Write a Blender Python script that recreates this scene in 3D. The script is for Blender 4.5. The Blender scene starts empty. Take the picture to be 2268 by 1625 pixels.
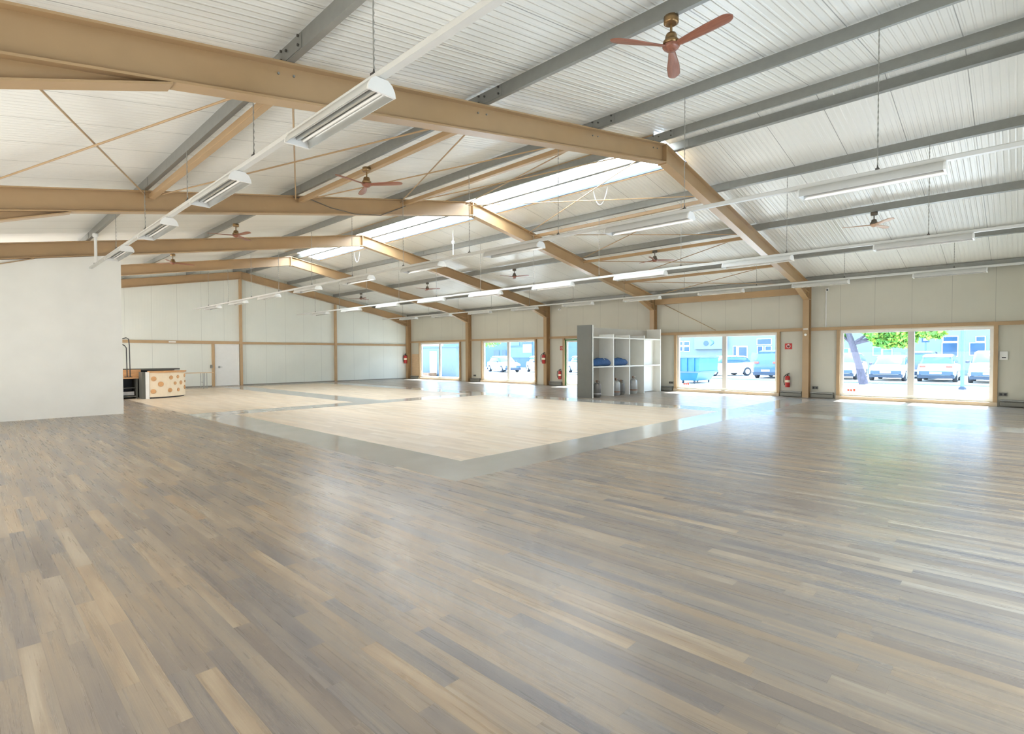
import bpy, math, random
from mathutils import Vector, Matrix
random.seed(7)
C = bpy.context.scene.collection
scene = bpy.context.scene
PI = math.pi

# ------------------------------------------------------------------ camera
YAW, PITCH, ROLL, FPX, EYE = 0.8073, 0.02243, -0.0034, 1177.6, 1.54
fw = Vector((math.sin(YAW) * math.cos(PITCH), math.cos(YAW) * math.cos(PITCH), -math.sin(PITCH)))
rt0 = Vector((math.cos(YAW), -math.sin(YAW), 0))
up0 = rt0.cross(fw)
rt = math.cos(ROLL) * rt0 + math.sin(ROLL) * up0
up = math.cos(ROLL) * up0 - math.sin(ROLL) * rt0
cd = bpy.data.cameras.new('camera')
cam = bpy.data.objects.new('camera', cd)
C.objects.link(cam)
M4 = Matrix((rt, up, -fw)).transposed().to_4x4()
M4.translation = Vector((0, 0, EYE))
cam.matrix_world = M4
cd.sensor_fit = 'HORIZONTAL'
cd.sensor_width = 36.0
cd.lens = FPX / 2268 * 36.0
cd.clip_start = 0.05
cd.clip_end = 400
scene.camera = cam

# ------------------------------------------------------------------ view, world, sun, area lights
scene.view_settings.view_transform = 'Standard'
scene.view_settings.look = 'None'
scene.view_settings.exposure = 0.66
scene.view_settings.gamma = 1.0
scene.view_settings.use_curve_mapping = False
scene.cycles.use_denoising = True
scene.cycles.max_bounces = 10
scene.cycles.diffuse_bounces = 7
scene.cycles.glossy_bounces = 4
scene.cycles.transmission_bounces = 6
scene.cycles.transparent_max_bounces = 12
scene.cycles.sample_clamp_indirect = 6.0
scene.cycles.caustics_reflective = False
scene.cycles.caustics_refractive = False

world = bpy.data.worlds.new('sky')
scene.world = world
world.use_nodes = True
wn = world.node_tree
wn.nodes.clear()
w_out = wn.nodes.new('ShaderNodeOutputWorld')
w_bg = wn.nodes.new('ShaderNodeBackground')
w_ramp = wn.nodes.new('ShaderNodeValToRGB')
w_sep = wn.nodes.new('ShaderNodeSeparateXYZ')
w_tc = wn.nodes.new('ShaderNodeTexCoord')
wn.links.new(w_tc.outputs['Generated'], w_sep.inputs[0])
wn.links.new(w_sep.outputs['Z'], w_ramp.inputs[0])
w_ramp.color_ramp.elements[0].position = 0.0
w_ramp.color_ramp.elements[0].color = (0.86, 0.94, 1.0, 1)
w_ramp.color_ramp.elements[1].position = 0.8
w_ramp.color_ramp.elements[1].color = (0.50, 0.74, 1.0, 1)
wn.links.new(w_ramp.outputs[0], w_bg.inputs['Color'])
w_bg.inputs['Strength'].default_value = 6.5
wn.links.new(w_bg.outputs[0], w_out.inputs[0])


def add_light(name, kind, energy, color, loc, direction, size=None):
    ld = bpy.data.lights.new(name, kind)
    ld.energy = energy
    ld.color = color
    if size:
        ld.shape = 'RECTANGLE'
        ld.size, ld.size_y = size
    if kind == 'SUN':
        ld.angle = math.radians(1.0)
    o = bpy.data.objects.new(name, ld)
    o.location = loc
    o.rotation_euler = Vector(direction).to_track_quat('-Z', 'Y').to_euler()
    C.objects.link(o)
    return o


add_light('sun', 'SUN', 27.0, (1.0, 0.95, 0.87), (40, 5, 40), (-0.545, 0.0, -0.84))
# fill lamps added at the unseen left and front walls, plus front door daylight
add_light('front_fill_light', 'AREA', 240.0, (0.80, 0.89, 1.0), (9.0, -1.22, 1.35), (0, 1, 0.05), (13.0, 2.2))
add_light('left_fill_light', 'AREA', 500.0, (1.0, 0.985, 0.96), (-1.62, 8.0, 1.5), (1, 0, 0.5), (15.0, 2.2))
add_light('front_door_daylight', 'AREA', 80.0, (0.42, 0.68, 1.0), (5.2, -1.21, 1.1), (0, 1, -0.2), (2.4, 2.1))
add_light('rear_left_fill_light', 'AREA', 520.0, (0.98, 0.98, 1.0), (-1.62, 23.5, 1.5), (1, 0, 0.05), (10.0, 2.2))

# ------------------------------------------------------------------ dimensions
RX, RZ, SL = 10.33, 5.938, 0.179          # ridge line, top of the rafters there, slope of the roof
FY = [5.49 + 6 * i for i in range(5)]     # the five steel frames in view
XL, XR = -1.70, 21.0                      # side walls
YF, YB = -1.30, 29.62                     # end walls
PH = 0.20                                 # depth of a purlin


def zr(x):
    return RZ - SL * abs(x - RX)


def zc(x):
    return zr(x) + PH


# ------------------------------------------------------------------ helpers: materials
def lin(h):
    if isinstance(h, str):
        v = [int(h[i:i + 2], 16) / 255 for i in (0, 2, 4)]
    else:
        v = [c / 255 for c in h]
    return tuple(c / 12.92 if c <= 0.04045 else ((c + 0.055) / 1.055) ** 2.4 for c in v)


class NT:
    def __init__(s, m):
        s.t = m.node_tree

    def n(s, typ, **kw):
        nd = s.t.nodes.new(typ)
        for k, v in kw.items():
            if k.startswith('i_'):
                key = k[2:]
                key = int(key) if key.isdigit() else key.replace('_', ' ')
                nd.inputs[key].default_value = v
            else:
                setattr(nd, k, v)
        return nd

    def l(s, a, b):
        s.t.links.new(a, b)

    def m(s, op, a, b=None, c=None):
        nd = s.t.nodes.new('ShaderNodeMath')
        nd.operation = op
        for i, v in enumerate((a, b, c)):
            if v is None:
                continue
            if isinstance(v, (int, float)):
                nd.inputs[i].default_value = v
            else:
                s.t.links.new(v, nd.inputs[i])
        return nd.outputs[0]

    def mix(s, fac, a, b, blend='MIX'):
        nd = s.t.nodes.new('ShaderNodeMix')
        nd.data_type = 'RGBA'
        nd.blend_type = blend
        for i, v in ((0, fac), (6, a), (7, b)):
            if isinstance(v, (int, float)):
                nd.inputs[i].default_value = v
            elif isinstance(v, tuple):
                nd.inputs[i].default_value = (*v[:3], 1)
            else:
                s.t.links.new(v, nd.inputs[i])
        return nd.outputs[2]

    def ramp(s, fac, stops):
        nd = s.t.nodes.new('ShaderNodeValToRGB')
        cr = nd.color_ramp
        while len(cr.elements) < len(stops):
            cr.elements.new(0.5)
        for e, (p, c) in zip(cr.elements, stops):
            e.position = p
            e.color = (*c[:3], 1) if isinstance(c, tuple) else (c, c, c, 1)
        s.t.links.new(fac, nd.inputs[0])
        return nd.outputs[0]


def new_mat(name):
    m = bpy.data.materials.new(name)
    m.use_nodes = True
    b = m.node_tree.nodes['Principled BSDF']
    return m, b, NT(m)


MATS = {}


def mat(name, col, rough=0.5, metal=0.0, spec=0.5, var=0.05, scale=6.0, bump=0.0, stretch=(1, 1, 1)):
    """plain painted or moulded surface: slight procedural unevenness in tone and gloss"""
    if name in MATS:
        return MATS[name]
    m, b, t = new_mat(name)
    c = lin(col)
    tc = t.n('ShaderNodeTexCoord')
    mp = t.n('ShaderNodeMapping')
    mp.inputs['Scale'].default_value = stretch
    t.l(tc.outputs['Object'], mp.inputs[0])
    nz = t.n('ShaderNodeTexNoise', i_Scale=scale, i_Detail=4.0)
    t.l(mp.outputs[0], nz.inputs['Vector'])
    lo = tuple(x * (1 - var) for x in c)
    hi = tuple(min(1, x * (1 + var)) for x in c)
    t.l(t.ramp(nz.outputs['Fac'], [(0.3, lo), (0.7, hi)]), b.inputs['Base Color'])
    b.inputs['Roughness'].default_value = rough
    b.inputs['Metallic'].default_value = metal
    b.inputs['Specular IOR Level'].default_value = spec
    if bump:
        bp = t.n('ShaderNodeBump', i_Strength=bump, i_Distance=0.01)
        t.l(nz.outputs['Fac'], bp.inputs['Height'])
        t.l(bp.outputs[0], b.inputs['Normal'])
    MATS[name] = m
    return m


def panel_mat(name, col, axis, period, offset, rib=0.1, rough=0.4, seam=0.006, ribamt=0.15, spec=0.4, dark=0.45):
    """coated sandwich panel: a thin dark joint every panel, fine pressed ribs between"""
    m, b, t = new_mat(name)
    tc = t.n('ShaderNodeTexCoord')
    sp = t.n('ShaderNodeSeparateXYZ')
    t.l(tc.outputs['Object'], sp.inputs[0])
    u = t.m('SUBTRACT', sp.outputs[axis], offset)
    fr = t.m('FRACT', t.m('DIVIDE', u, period))
    d = t.m('MULTIPLY', t.m('ABSOLUTE', t.m('SUBTRACT', fr, 0.5)), period)
    d = t.m('SUBTRACT', period / 2, d)
    joint = t.m('LESS_THAN', d, seam)
    nz = t.n('ShaderNodeTexNoise', i_Scale=0.7, i_Detail=3.0)
    t.l(tc.outputs['Object'], nz.inputs['Vector'])
    c = lin(col)
    base = t.ramp(nz.outputs['Fac'], [(0.3, tuple(x * 0.96 for x in c)), (0.7, tuple(min(1, x * 1.03) for x in c))])
    t.l(t.mix(joint, base, tuple(x * dark for x in c)), b.inputs['Base Color'])
    b.inputs['Roughness'].default_value = rough
    b.inputs['Specular IOR Level'].default_value = spec
    rib_h = t.m('PINGPONG', u, rib / 2)
    h = t.m('MULTIPLY', t.m('GREATER_THAN', rib_h, rib * 0.36), 1.0)
    sm = t.n('ShaderNodeMapRange', interpolation_type='SMOOTHSTEP')
    sm.inputs['From Min'].default_value = rib * 0.28
    sm.inputs['From Max'].default_value = rib * 0.44
    t.l(rib_h, sm.inputs['Value'])
    h = t.m('SUBTRACT', sm.outputs[0], t.m('MULTIPLY', joint, 3.0))
    bp = t.n('ShaderNodeBump', i_Strength=ribamt, i_Distance=0.006)
    t.l(h, bp.inputs['Height'])
    t.l(bp.outputs[0], b.inputs['Normal'])
    MATS[name] = m
    return m


def plank_mat(name, stops, w, L, rough, gap, grain=0.5, spec=0.5, bumpy=0.08):
    """vinyl planks running along Y, each plank with its own tone, grain along its length"""
    m, b, t = new_mat(name)
    tc = t.n('ShaderNodeTexCoord')
    sp = t.n('ShaderNodeSeparateXYZ')
    t.l(tc.outputs['Object'], sp.inputs[0])
    x, y = sp.outputs[0], sp.outputs[1]
    row = t.m('FLOOR', t.m('DIVIDE', x, w))
    wn1 = t.n('ShaderNodeTexWhiteNoise', noise_dimensions='1D')
    t.l(row, wn1.inputs['W'])
    yy = t.m('ADD', y, t.m('MULTIPLY', wn1.outputs['Value'], L))
    colm = t.m('FLOOR', t.m('DIVIDE', yy, L))
    cb = t.n('ShaderNodeCombineXYZ')
    t.l(row, cb.inputs[0])
    t.l(colm, cb.inputs[1])
    wn2 = t.n('ShaderNodeTexWhiteNoise', noise_dimensions='2D')
    t.l(cb.outputs[0], wn2.inputs['Vector'])
    rnd = wn2.outputs['Value']
    # grain, shifted for each plank
    gv = t.n('ShaderNodeCombineXYZ')
    t.l(t.m('ADD', t.m('MULTIPLY', x, 34.0), t.m('MULTIPLY', rnd, 90.0)), gv.inputs[0])
    t.l(t.m('MULTIPLY', y, 1.1), gv.inputs[1])
    t.l(t.m('MULTIPLY', rnd, 37.0), gv.inputs[2])
    g1 = t.n('ShaderNodeTexNoise', i_Scale=1.0, i_Detail=6.0, i_Roughness=0.6, i_Distortion=0.7)
    t.l(gv.outputs[0], g1.inputs['Vector'])
    gv2 = t.n('ShaderNodeCombineXYZ')
    t.l(t.m('ADD', t.m('MULTIPLY', x, 170.0), t.m('MULTIPLY', rnd, 50.0)), gv2.inputs[0])
    t.l(t.m('MULTIPLY', y, 2.4), gv2.inputs[1])
    g2 = t.n('ShaderNodeTexNoise', i_Scale=1.0, i_Detail=3.0)
    t.l(gv2.outputs[0], g2.inputs['Vector'])
    big = t.n('ShaderNodeTexNoise', i_Scale=1.0, i_Detail=2.0)
    gv3 = t.n('ShaderNodeCombineXYZ')
    t.l(t.m('ADD', t.m('MULTIPLY', x, 9.0), t.m('MULTIPLY', rnd, 20.0)), gv3.inputs[0])
    t.l(t.m('MULTIPLY', y, 0.9), gv3.inputs[1])
    t.l(gv3.outputs[0], big.inputs['Vector'])
    tone = t.m('ADD', t.m('MULTIPLY', rnd, 0.62), t.m('MULTIPLY', t.m('SUBTRACT', big.outputs['Fac'], 0.5), 1.1))
    tone = t.m('ADD', tone, t.m('MULTIPLY', t.m('SUBTRACT', g1.outputs['Fac'], 0.5), grain))
    tone = t.m('ADD', tone, 0.19)
    tone.node.use_clamp = True
    col = t.ramp(tone, [(p, lin(c)) for p, c in stops])
    sepc = t.n('ShaderNodeSeparateColor')
    t.l(wn2.outputs['Color'], sepc.inputs[0])
    hue = t.ramp(sepc.outputs[1], [(0.0, (0.95, 0.99, 1.05)), (0.5, (1.0, 1.0, 1.0)), (1.0, (1.07, 1.0, 0.90))])
    col = t.mix(min(1.0, grain * 1.5), col, hue, 'MULTIPLY')
    dark = t.ramp(g2.outputs['Fac'], [(0.28, 0.86), (0.62, 1.03)])
    col = t.mix(grain * 0.9, col, dark, 'MULTIPLY')
    # joints
    fx = t.m('FRACT', t.m('DIVIDE', x, w))
    fy = t.m('FRACT', t.m('DIVIDE', yy, L))
    jx = t.m('LESS_THAN', fx, gap / w)
    jy = t.m('LESS_THAN', fy, gap / L)
    joint = t.m('MAXIMUM', jx, jy)
    col = t.mix(t.m('MULTIPLY', joint, 0.35), col, (0.05, 0.04, 0.03))
    t.l(col, b.inputs['Base Color'])
    rg = t.n('ShaderNodeMapRange')
    rg.inputs['To Min'].default_value = rough - 0.05
    rg.inputs['To Max'].default_value = rough + 0.08
    t.l(g1.outputs['Fac'], rg.inputs['Value'])
    t.l(rg.outputs[0], b.inputs['Roughness'])
    b.inputs['Specular IOR Level'].default_value = spec
    bp = t.n('ShaderNodeBump', i_Strength=bumpy, i_Distance=0.004)
    t.l(t.m('SUBTRACT', g2.outputs['Fac'], joint), bp.inputs['Height'])
    t.l(bp.outputs[0], b.inputs['Normal'])
    MATS[name] = m
    return m


def glass_mat(name, tint=(0.86, 0.92, 0.98), refl=0.06):
    m = bpy.data.materials.new(name)
    m.use_nodes = True
    t = NT(m)
    m.node_tree.nodes.clear()
    out = t.n('ShaderNodeOutputMaterial')
    tr = t.n('ShaderNodeBsdfTransparent')
    tr.inputs[0].default_value = (*tint, 1)
    gl = t.n('ShaderNodeBsdfGlossy')
    gl.inputs['Roughness'].default_value = 0.02
    fr = t.n('ShaderNodeFresnel')
    fr.inputs['IOR'].default_value = 1.35
    mx = t.n('ShaderNodeMixShader')
    ge = t.n('ShaderNodeNewGeometry')
    t.l(t.m('MULTIPLY', fr.outputs[0], t.m('SUBTRACT', 1.0, ge.outputs['Backfacing'])), mx.inputs[0])
    t.l(tr.outputs[0], mx.inputs[1])
    t.l(gl.outputs[0], mx.inputs[2])
    t.l(mx.outputs[0], out.inputs[0])
    MATS[name] = m
    return m


def skylight_mat(name):
    m = bpy.data.materials.new(name)
    m.use_nodes = True
    t = NT(m)
    m.node_tree.nodes.clear()
    out = t.n('ShaderNodeOutputMaterial')
    tr = t.n('ShaderNodeBsdfTransparent')
    tr.inputs[0].default_value = (0.95, 0.97, 1.0, 1)
    tl = t.n('ShaderNodeBsdfTranslucent')
    tl.inputs[0].default_value = (0.93, 0.95, 0.96, 1)
    mx = t.n('ShaderNodeMixShader')
    mx.inputs[0].default_value = 0.985
    t.l(tr.outputs[0], mx.inputs[1])
    t.l(tl.outputs[0], mx.inputs[2])
    t.l(mx.outputs[0], out.inputs[0])
    MATS[name] = m
    return m


# ------------------------------------------------------------------ helpers: meshes
class MB:
    def __init__(s):
        s.v, s.f, s.mi, s.sm = [], [], [], []

    def add(s, verts, faces, mi=0, smooth=False):
        o = len(s.v)
        s.v += [Vector(p) for p in verts]
        for fc in faces:
            s.f.append([i + o for i in fc])
            s.mi.append(mi)
            s.sm.append(smooth)
        return s

    def box(s, x0, y0, z0, x1, y1, z1, mi=0):
        v = [(x, y, z) for z in (z0, z1) for y in (y0, y1) for x in (x0, x1)]
        f = [(0, 2, 3, 1), (4, 5, 7, 6), (0, 1, 5, 4), (2, 6, 7, 3), (0, 4, 6, 2), (1, 3, 7, 5)]
        return s.add(v, f, mi)

    def hexa(s, lo, hi, mi=0):
        """two quads (4 points each) joined into a solid"""
        f = [(3, 2, 1, 0), (4, 5, 6, 7)] + [(i, (i + 1) % 4, 4 + (i + 1) % 4, 4 + i) for i in range(4)]
        return s.add(list(lo) + list(hi), f, mi)

    def loft(s, rings, cap=True, closed=True, mi=0, smooth=False):
        n = len(rings[0])
        v = [p for r in rings for p in r]
        f = []
        m = n if closed else n - 1
        for k in range(len(rings) - 1):
            for i in range(m):
                a, b = k * n + i, k * n + (i + 1) % n
                f.append((a, b, b + n, a + n))
        s.add(v, f, mi, smooth)
        if cap:
            s.add(rings[0], [tuple(reversed(range(n)))], mi)
            s.add(rings[-1], [tuple(range(n))], mi)
        return s

    def bar(s, a, b, w, h, upv=(0, 0, 1), mi=0):
        a, b = Vector(a), Vector(b)
        d = (b - a).normalized()
        sd = d.cross(Vector(upv)).normalized()
        u = sd.cross(d).normalized()
        q = [(-w / 2, -h / 2), (w / 2, -h / 2), (w / 2, h / 2), (-w / 2, h / 2)]
        return s.loft([[a + sd * x + u * y for x, y in q], [b + sd * x + u * y for x, y in q]], mi=mi)

    def tube(s, pts, r, n=8, mi=0, smooth=True, cap=True):
        pts = [Vector(p) for p in pts]
        rr = r if isinstance(r, (list, tuple)) else [r] * len(pts)
        rings = []
        ref = None
        for i, p in enumerate(pts):
            d = (pts[min(i + 1, len(pts) - 1)] - pts[max(i - 1, 0)]).normalized()
            if ref is None:
                ref = Vector((0, 0, 1)) if abs(d.z) < 0.9 else Vector((1, 0, 0))
            sd = d.cross(ref).normalized()
            u = sd.cross(d).normalized()
            ref = u
            rings.append([p + (sd * math.cos(2 * PI * k / n) + u * math.sin(2 * PI * k / n)) * rr[i] for k in range(n)])
        return s.loft(rings, cap=cap, mi=mi, smooth=smooth)

    def lathe(s, prof, c=(0, 0, 0), n=16, mi=0, smooth=True, axis='z'):
        rings = []
        for r, z in prof:
            ring = []
            for k in range(n):
                a = 2 * PI * k / n
                p = (r * math.cos(a), r * math.sin(a), z)
                if axis == 'x':
                    p = (z, r * math.cos(a), r * math.sin(a))
                elif axis == 'y':
                    p = (r * math.sin(a), z, r * math.cos(a))
                ring.append(Vector(p) + Vector(c))
            rings.append(ring)
        return s.loft(rings, cap=True, mi=mi, smooth=smooth)

    def prism(s, poly, a, b, axis, mi=0):
        """extrude a 2-D polygon along a main axis from a to b"""
        def P(u, v, w):
            return {'x': (w, u, v), 'y': (u, w, v), 'z': (u, v, w)}[axis]
        return s.loft([[P(u, v, a) for u, v in poly], [P(u, v, b) for u, v in poly]], mi=mi)

    def ellipsoid(s, c, rx, ry, rz, n=12, m=8, mi=0):
        rings = []
        for j in range(m + 1):
            th = -PI / 2 + PI * (0.02 + 0.96 * j / m)
            rings.append([(c[0] + rx * math.cos(th) * math.cos(2 * PI * k / n),
                           c[1] + ry * math.cos(th) * math.sin(2 * PI * k / n),
                           c[2] + rz * math.sin(th)) for k in range(n)])
        return s.loft(rings, mi=mi, smooth=True)

    def build(s, name, mats, parent=None, world=True, bevel=0.0):
        """one mesh object. With a parent, vertices in world coordinates are moved into the parent's space"""
        off = parent_loc(parent) if (parent and world) else Vector((0, 0, 0))
        me = bpy.data.meshes.new(name)
        me.from_pydata([p - off for p in s.v], [], s.f)
        if not isinstance(mats, (list, tuple)):
            mats = [mats]
        for m in mats:
            me.materials.append(m)
        for p, i, sm in zip(me.polygons, s.mi, s.sm):
            p.material_index = i
            p.use_smooth = sm
        me.update()
        o = bpy.data.objects.new(name, me)
        C.objects.link(o)
        if parent:
            o.parent = parent
        if bevel:
            md = o.modifiers.new('soft_edges', 'BEVEL')
            md.width = bevel
            md.segments = 2
            md.limit_method = 'ANGLE'
        return o


def parent_loc(p):
    v = Vector((0, 0, 0))
    while p:
        v += p.location
        p = p.parent
    return v


def tag(o, label=None, cat=None, group=None, kind=None):
    if label:
        o['label'] = label
    if cat:
        o['category'] = cat
    if group:
        o['group'] = group
    if kind:
        o['kind'] = kind
    return o


def thing(name, label, cat, loc=(0, 0, 0), rz=0.0, group=None):
    o = bpy.data.objects.new(name, None)
    o.empty_display_size = 0.2
    C.objects.link(o)
    o.location = loc
    o.rotation_euler = (0, 0, rz)
    return tag(o, label, cat, group)


def struct(o, label=None):
    o['kind'] = 'structure'
    if label:
        o['label'] = label
    return o


def copy_tree(o, parent=None):
    c = o.copy()
    C.objects.link(c)
    if parent:
        c.parent = parent
    for ch in list(o.children):
        copy_tree(ch, c)
    return c


ORD = ['first', 'second', 'third', 'fourth', 'fifth', 'sixth', 'seventh', 'eighth', 'ninth', 'tenth', 'eleventh', 'twelfth']

# ------------------------------------------------------------------ materials
m_floor = plank_mat('weathered_oak_vinyl',
                    [(0.05, (126, 118, 113)), (0.30, (138, 128, 119)), (0.5, (149, 137, 123)), (0.7, (159, 143, 124)), (0.95, (178, 164, 144))],
                    0.096, 1.22, 0.27, 0.0014, grain=0.62, spec=0.5)
m_floor_pale = plank_mat('pale_oak_vinyl',
                         [(0.0, (197, 178, 154)), (0.5, (210, 192, 168)), (1.0, (222, 206, 184))],
                         0.12, 1.22, 0.38, 0.0010, grain=0.25, spec=0.4)
m_ceil = panel_mat('ceiling_panel', (234, 234, 227), 1, 1.0, 0.66, rib=0.1, rough=0.28, seam=0.006, ribamt=0.9)
m_wall_r = panel_mat('wall_panel_along', (205, 202, 187), 1, 0.985, 0.55, rib=0.12, rough=0.5, seam=0.006, ribamt=0.10, dark=0.72)
m_wall_b = panel_mat('wall_panel_across', (222, 224, 214), 0, 1.05, 6.40, rib=0.12, rough=0.5, seam=0.006, ribamt=0.10, dark=0.72)
m_part = mat('partition_paint', (238, 237, 230), 0.6, var=0.03, scale=1.5, spec=0.3)
m_beam = mat('ochre_steel_paint', (172, 143, 105), 0.32, spec=0.5, var=0.05, scale=2.0)
m_trim = mat('ochre_trim_paint', (178, 150, 114), 0.5, spec=0.35, var=0.06, scale=3.0)
m_galv = mat('galvanised_steel', (146, 147, 142), 0.42, metal=0.5, var=0.05, scale=9.0)
m_white = mat('white_enamel', (232, 231, 226), 0.35, var=0.02)
m_pvc = mat('white_window_pvc', (236, 236, 232), 0.4, var=0.02)
m_mull = mat('grey_window_pvc', (205, 203, 198), 0.45, var=0.02)
m_refl = mat('lamp_reflector', (190, 190, 184), 0.22, metal=0.6, var=0.02)
m_tube = mat('lamp_tube_glass', (236, 234, 226), 0.2, var=0.01)
m_bolt = mat('dark_bolt_steel', (92, 90, 86), 0.4, metal=0.7, var=0.1)
m_chain = mat('zinc_chain', (158, 157, 150), 0.4, metal=0.5, var=0.1)
m_dark = mat('dark_grey_laminate', (84, 84, 76), 0.5, var=0.04)
m_black = mat('black_plastic', (38, 38, 38), 0.5, var=0.05)
m_sock = mat('grey_socket_plastic', (120, 118, 110), 0.5)
m_blade = mat('reddish_blade_wood', (140, 90, 70), 0.33, var=0.22, scale=5.0, stretch=(1, 9, 9))
m_blade_pale = mat('light_blade_wood', (205, 170, 140), 0.36, var=0.12, scale=5.0, stretch=(1, 9, 9))
m_brass = mat('antique_brass', (150, 122, 84), 0.28, metal=0.75, var=0.06)
m_bronze = mat('grey_bronze', (110, 102, 90), 0.35, metal=0.6, var=0.06)
m_red = mat('extinguisher_red', (176, 40, 34), 0.3, var=0.04)
m_signred = mat('sign_red', (190, 46, 40), 0.45, var=0.03)
m_blue = mat('blue_bag_cloth', (44, 84, 132), 0.75, var=0.2, scale=14.0, bump=0.5)
m_gas = mat('gas_bottle_grey', (168, 166, 162), 0.4, metal=0.3, var=0.06)
m_gas_d = mat('gas_bottle_dark', (112, 108, 102), 0.45, metal=0.2, var=0.06)
m_rust = mat('worn_brown_band', (140, 104, 78), 0.6, var=0.2)
m_cream = mat('cream_counter_panel', (238, 222, 194), 0.45, var=0.03)
m_pine = mat('orange_pine', (198, 150, 100), 0.42, var=0.14, scale=4.0, stretch=(1, 10, 10))
m_ply = mat('plywood', (204, 176, 140), 0.55, var=0.08, scale=3.0, stretch=(1, 1, 6))
m_glass = glass_mat('window_glass')
m_bar = mat('blue_grey_bar', (62, 78, 104), 0.5)
m_lampbody = mat('lamp_housing_grey', (198, 197, 191), 0.4, var=0.02)
m_rail = mat('track_grey_white', (206, 205, 199), 0.38, var=0.02)
m_sky = skylight_mat('translucent_sheet')
m_conc = mat('band_concrete', (178, 174, 166), 0.14, var=0.07, scale=1.3, spec=0.6)
m_sill = mat('sill_board', (206, 186, 158), 0.5, var=0.05)
m_shelf = mat('shelf_laminate', (232, 230, 222), 0.4, var=0.02)
m_shelf_b = mat('shelf_back_board', (178, 172, 160), 0.6, var=0.04, scale=2.0)
m_green = mat('door_green', (52, 122, 60), 0.45)
m_trunk_duct = mat('grey_duct_paint', (134, 132, 122), 0.5, var=0.05)
# outside; the dark materials are tinted blue to imitate glare haze
m_asphalt = mat('sunlit_paving', (176, 174, 170), 0.9, var=0.07, scale=0.8)
m_facade = mat('pale_render', (112, 124, 128), 0.9, var=0.03, scale=0.5)
m_facade_b = mat('bluish_facade', (78, 100, 116), 0.7, var=0.08, scale=0.8)
m_pane = mat('dark_window_pane', (48, 76, 104), 0.12, var=0.15, scale=1.2)
m_pane_l = mat('pale_window_pane', (76, 110, 134), 0.15, var=0.15, scale=1.2)
m_bin = mat('turquoise_bin', (40, 104, 132), 0.45, var=0.06)
m_bin_d = mat('bin_rib_blue', (36, 96, 146), 0.5)
m_car_w = mat('white_car_paint', (238, 240, 242), 0.22, var=0.01)
m_car_b = mat('pale_blue_car_paint', (176, 200, 218), 0.22, var=0.02)
m_car_d = mat('dark_blue_car_paint', (46, 84, 124), 0.22, var=0.03)
m_car_g = mat('slate_car_paint', (62, 84, 104), 0.25, var=0.03)
m_bump = mat('car_bumper_plastic', (58, 80, 108), 0.5, var=0.04)
m_under = mat('car_lower_dark', (44, 58, 76), 0.6, var=0.04)
m_tyre = mat('tyre_rubber', (40, 46, 54), 0.8)
m_rim = mat('alloy_rim', (188, 190, 194), 0.3, metal=0.6)
m_carglass = mat('car_glass', (60, 92, 112), 0.08, var=0.1)
m_lamp_w = mat('headlamp_clear', (214, 226, 234), 0.12)
m_lamp_r = mat('tail_lamp_red', (186, 64, 54), 0.2)
m_bark = mat('grey_bark', (84, 80, 92), 0.9, var=0.25, scale=7.0, bump=0.6, stretch=(3, 3, 1))
m_leaf = mat('leaf_green', (92, 150, 60), 0.6, var=0.35, scale=1.6)
m_leaf2 = mat('leaf_yellow_green', (150, 168, 70), 0.6, var=0.3, scale=1.6)
m_cont = mat('container_blue', (88, 104, 118), 0.6, var=0.06)
m_sticker = mat('orange_red_print', (214, 92, 66), 0.5)

# ------------------------------------------------------------------ floor: planks, pale fields and concrete bands in one slab
WB = 0.9


def floor_kind(x, y):
    A = 5.06 < x < 14.2 and 5.88 < y < 15.0
    B = 4.2 < x < 9.05 and 15.92 < y < 28.3
    D = 10.1 < x < 14.2 and 15.92 < y < 28.3
    if A or B or D:
        return 1
    if (4.2 < x < 20.0 and 4.97 < y < 5.88) or (4.2 < x < 15.1 and 15.0 < y < 15.92):
        return 2
    if (4.2 < x < 5.06 and 4.97 < y < 15.92) or (14.2 < x < 15.1 and YF < y < 28.3) or (9.05 < x < 10.1 and 15.92 < y < 28.3):
        return 2
    return 0


xs = [XL - 0.1, 4.2, 5.06, 9.05, 10.1, 14.2, 15.1, 20.0, XR + 0.12]
ys = [YF - 0.1, 4.97, 5.88, 15.0, 15.92, 28.3, YB + 0.1]
fm = MB()
for i in range(len(xs) - 1):
    for j in range(len(ys) - 1):
        k = floor_kind((xs[i] + xs[i + 1]) / 2, (ys[j] + ys[j + 1]) / 2)
        fm.add([(xs[i], ys[j], 0), (xs[i + 1], ys[j], 0), (xs[i + 1], ys[j + 1], 0), (xs[i], ys[j + 1], 0)], [(0, 1, 2, 3)], k)
fm.box(xs[0], ys[0], -0.2, xs[-1], ys[-1], -0.004, 2)
struct(fm.build('floor', [m_floor, m_floor_pale, m_conc]), 'grey brown plank floor with pale oak fields framed by polished concrete bands')

# ------------------------------------------------------------------ walls
WIN = [(24.42, 28.34, 'far end'), (18.38, 22.39, 'b'), (6.50, 10.46, 'c'), (0.58, 4.48, 'd')]
WZ0, WZ1 = 0.13, 2.33
DOORY = (15.30, 16.42)
HOLES = [(a, b, WZ0, WZ1) for a, b, _ in WIN] + [(DOORY[0], DOORY[1], 0.02, 2.30)]
ycut = sorted({YF, YB} | {h[0] for h in HOLES} | {h[1] for h in HOLES})
zcut = sorted({0.0, 4.30} | {h[2] for h in HOLES} | {h[3] for h in HOLES})
wm = MB()
for i in range(len(ycut) - 1):
    for j in range(len(zcut) - 1):
        yc, zm = (ycut[i] + ycut[i + 1]) / 2, (zcut[j] + zcut[j + 1]) / 2
        if any(h[0] < yc < h[1] and h[2] < zm < h[3] for h in HOLES):
            continue
        wm.box(XR, ycut[i], zcut[j], XR + 0.10, ycut[i + 1], zcut[j + 1])
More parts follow.
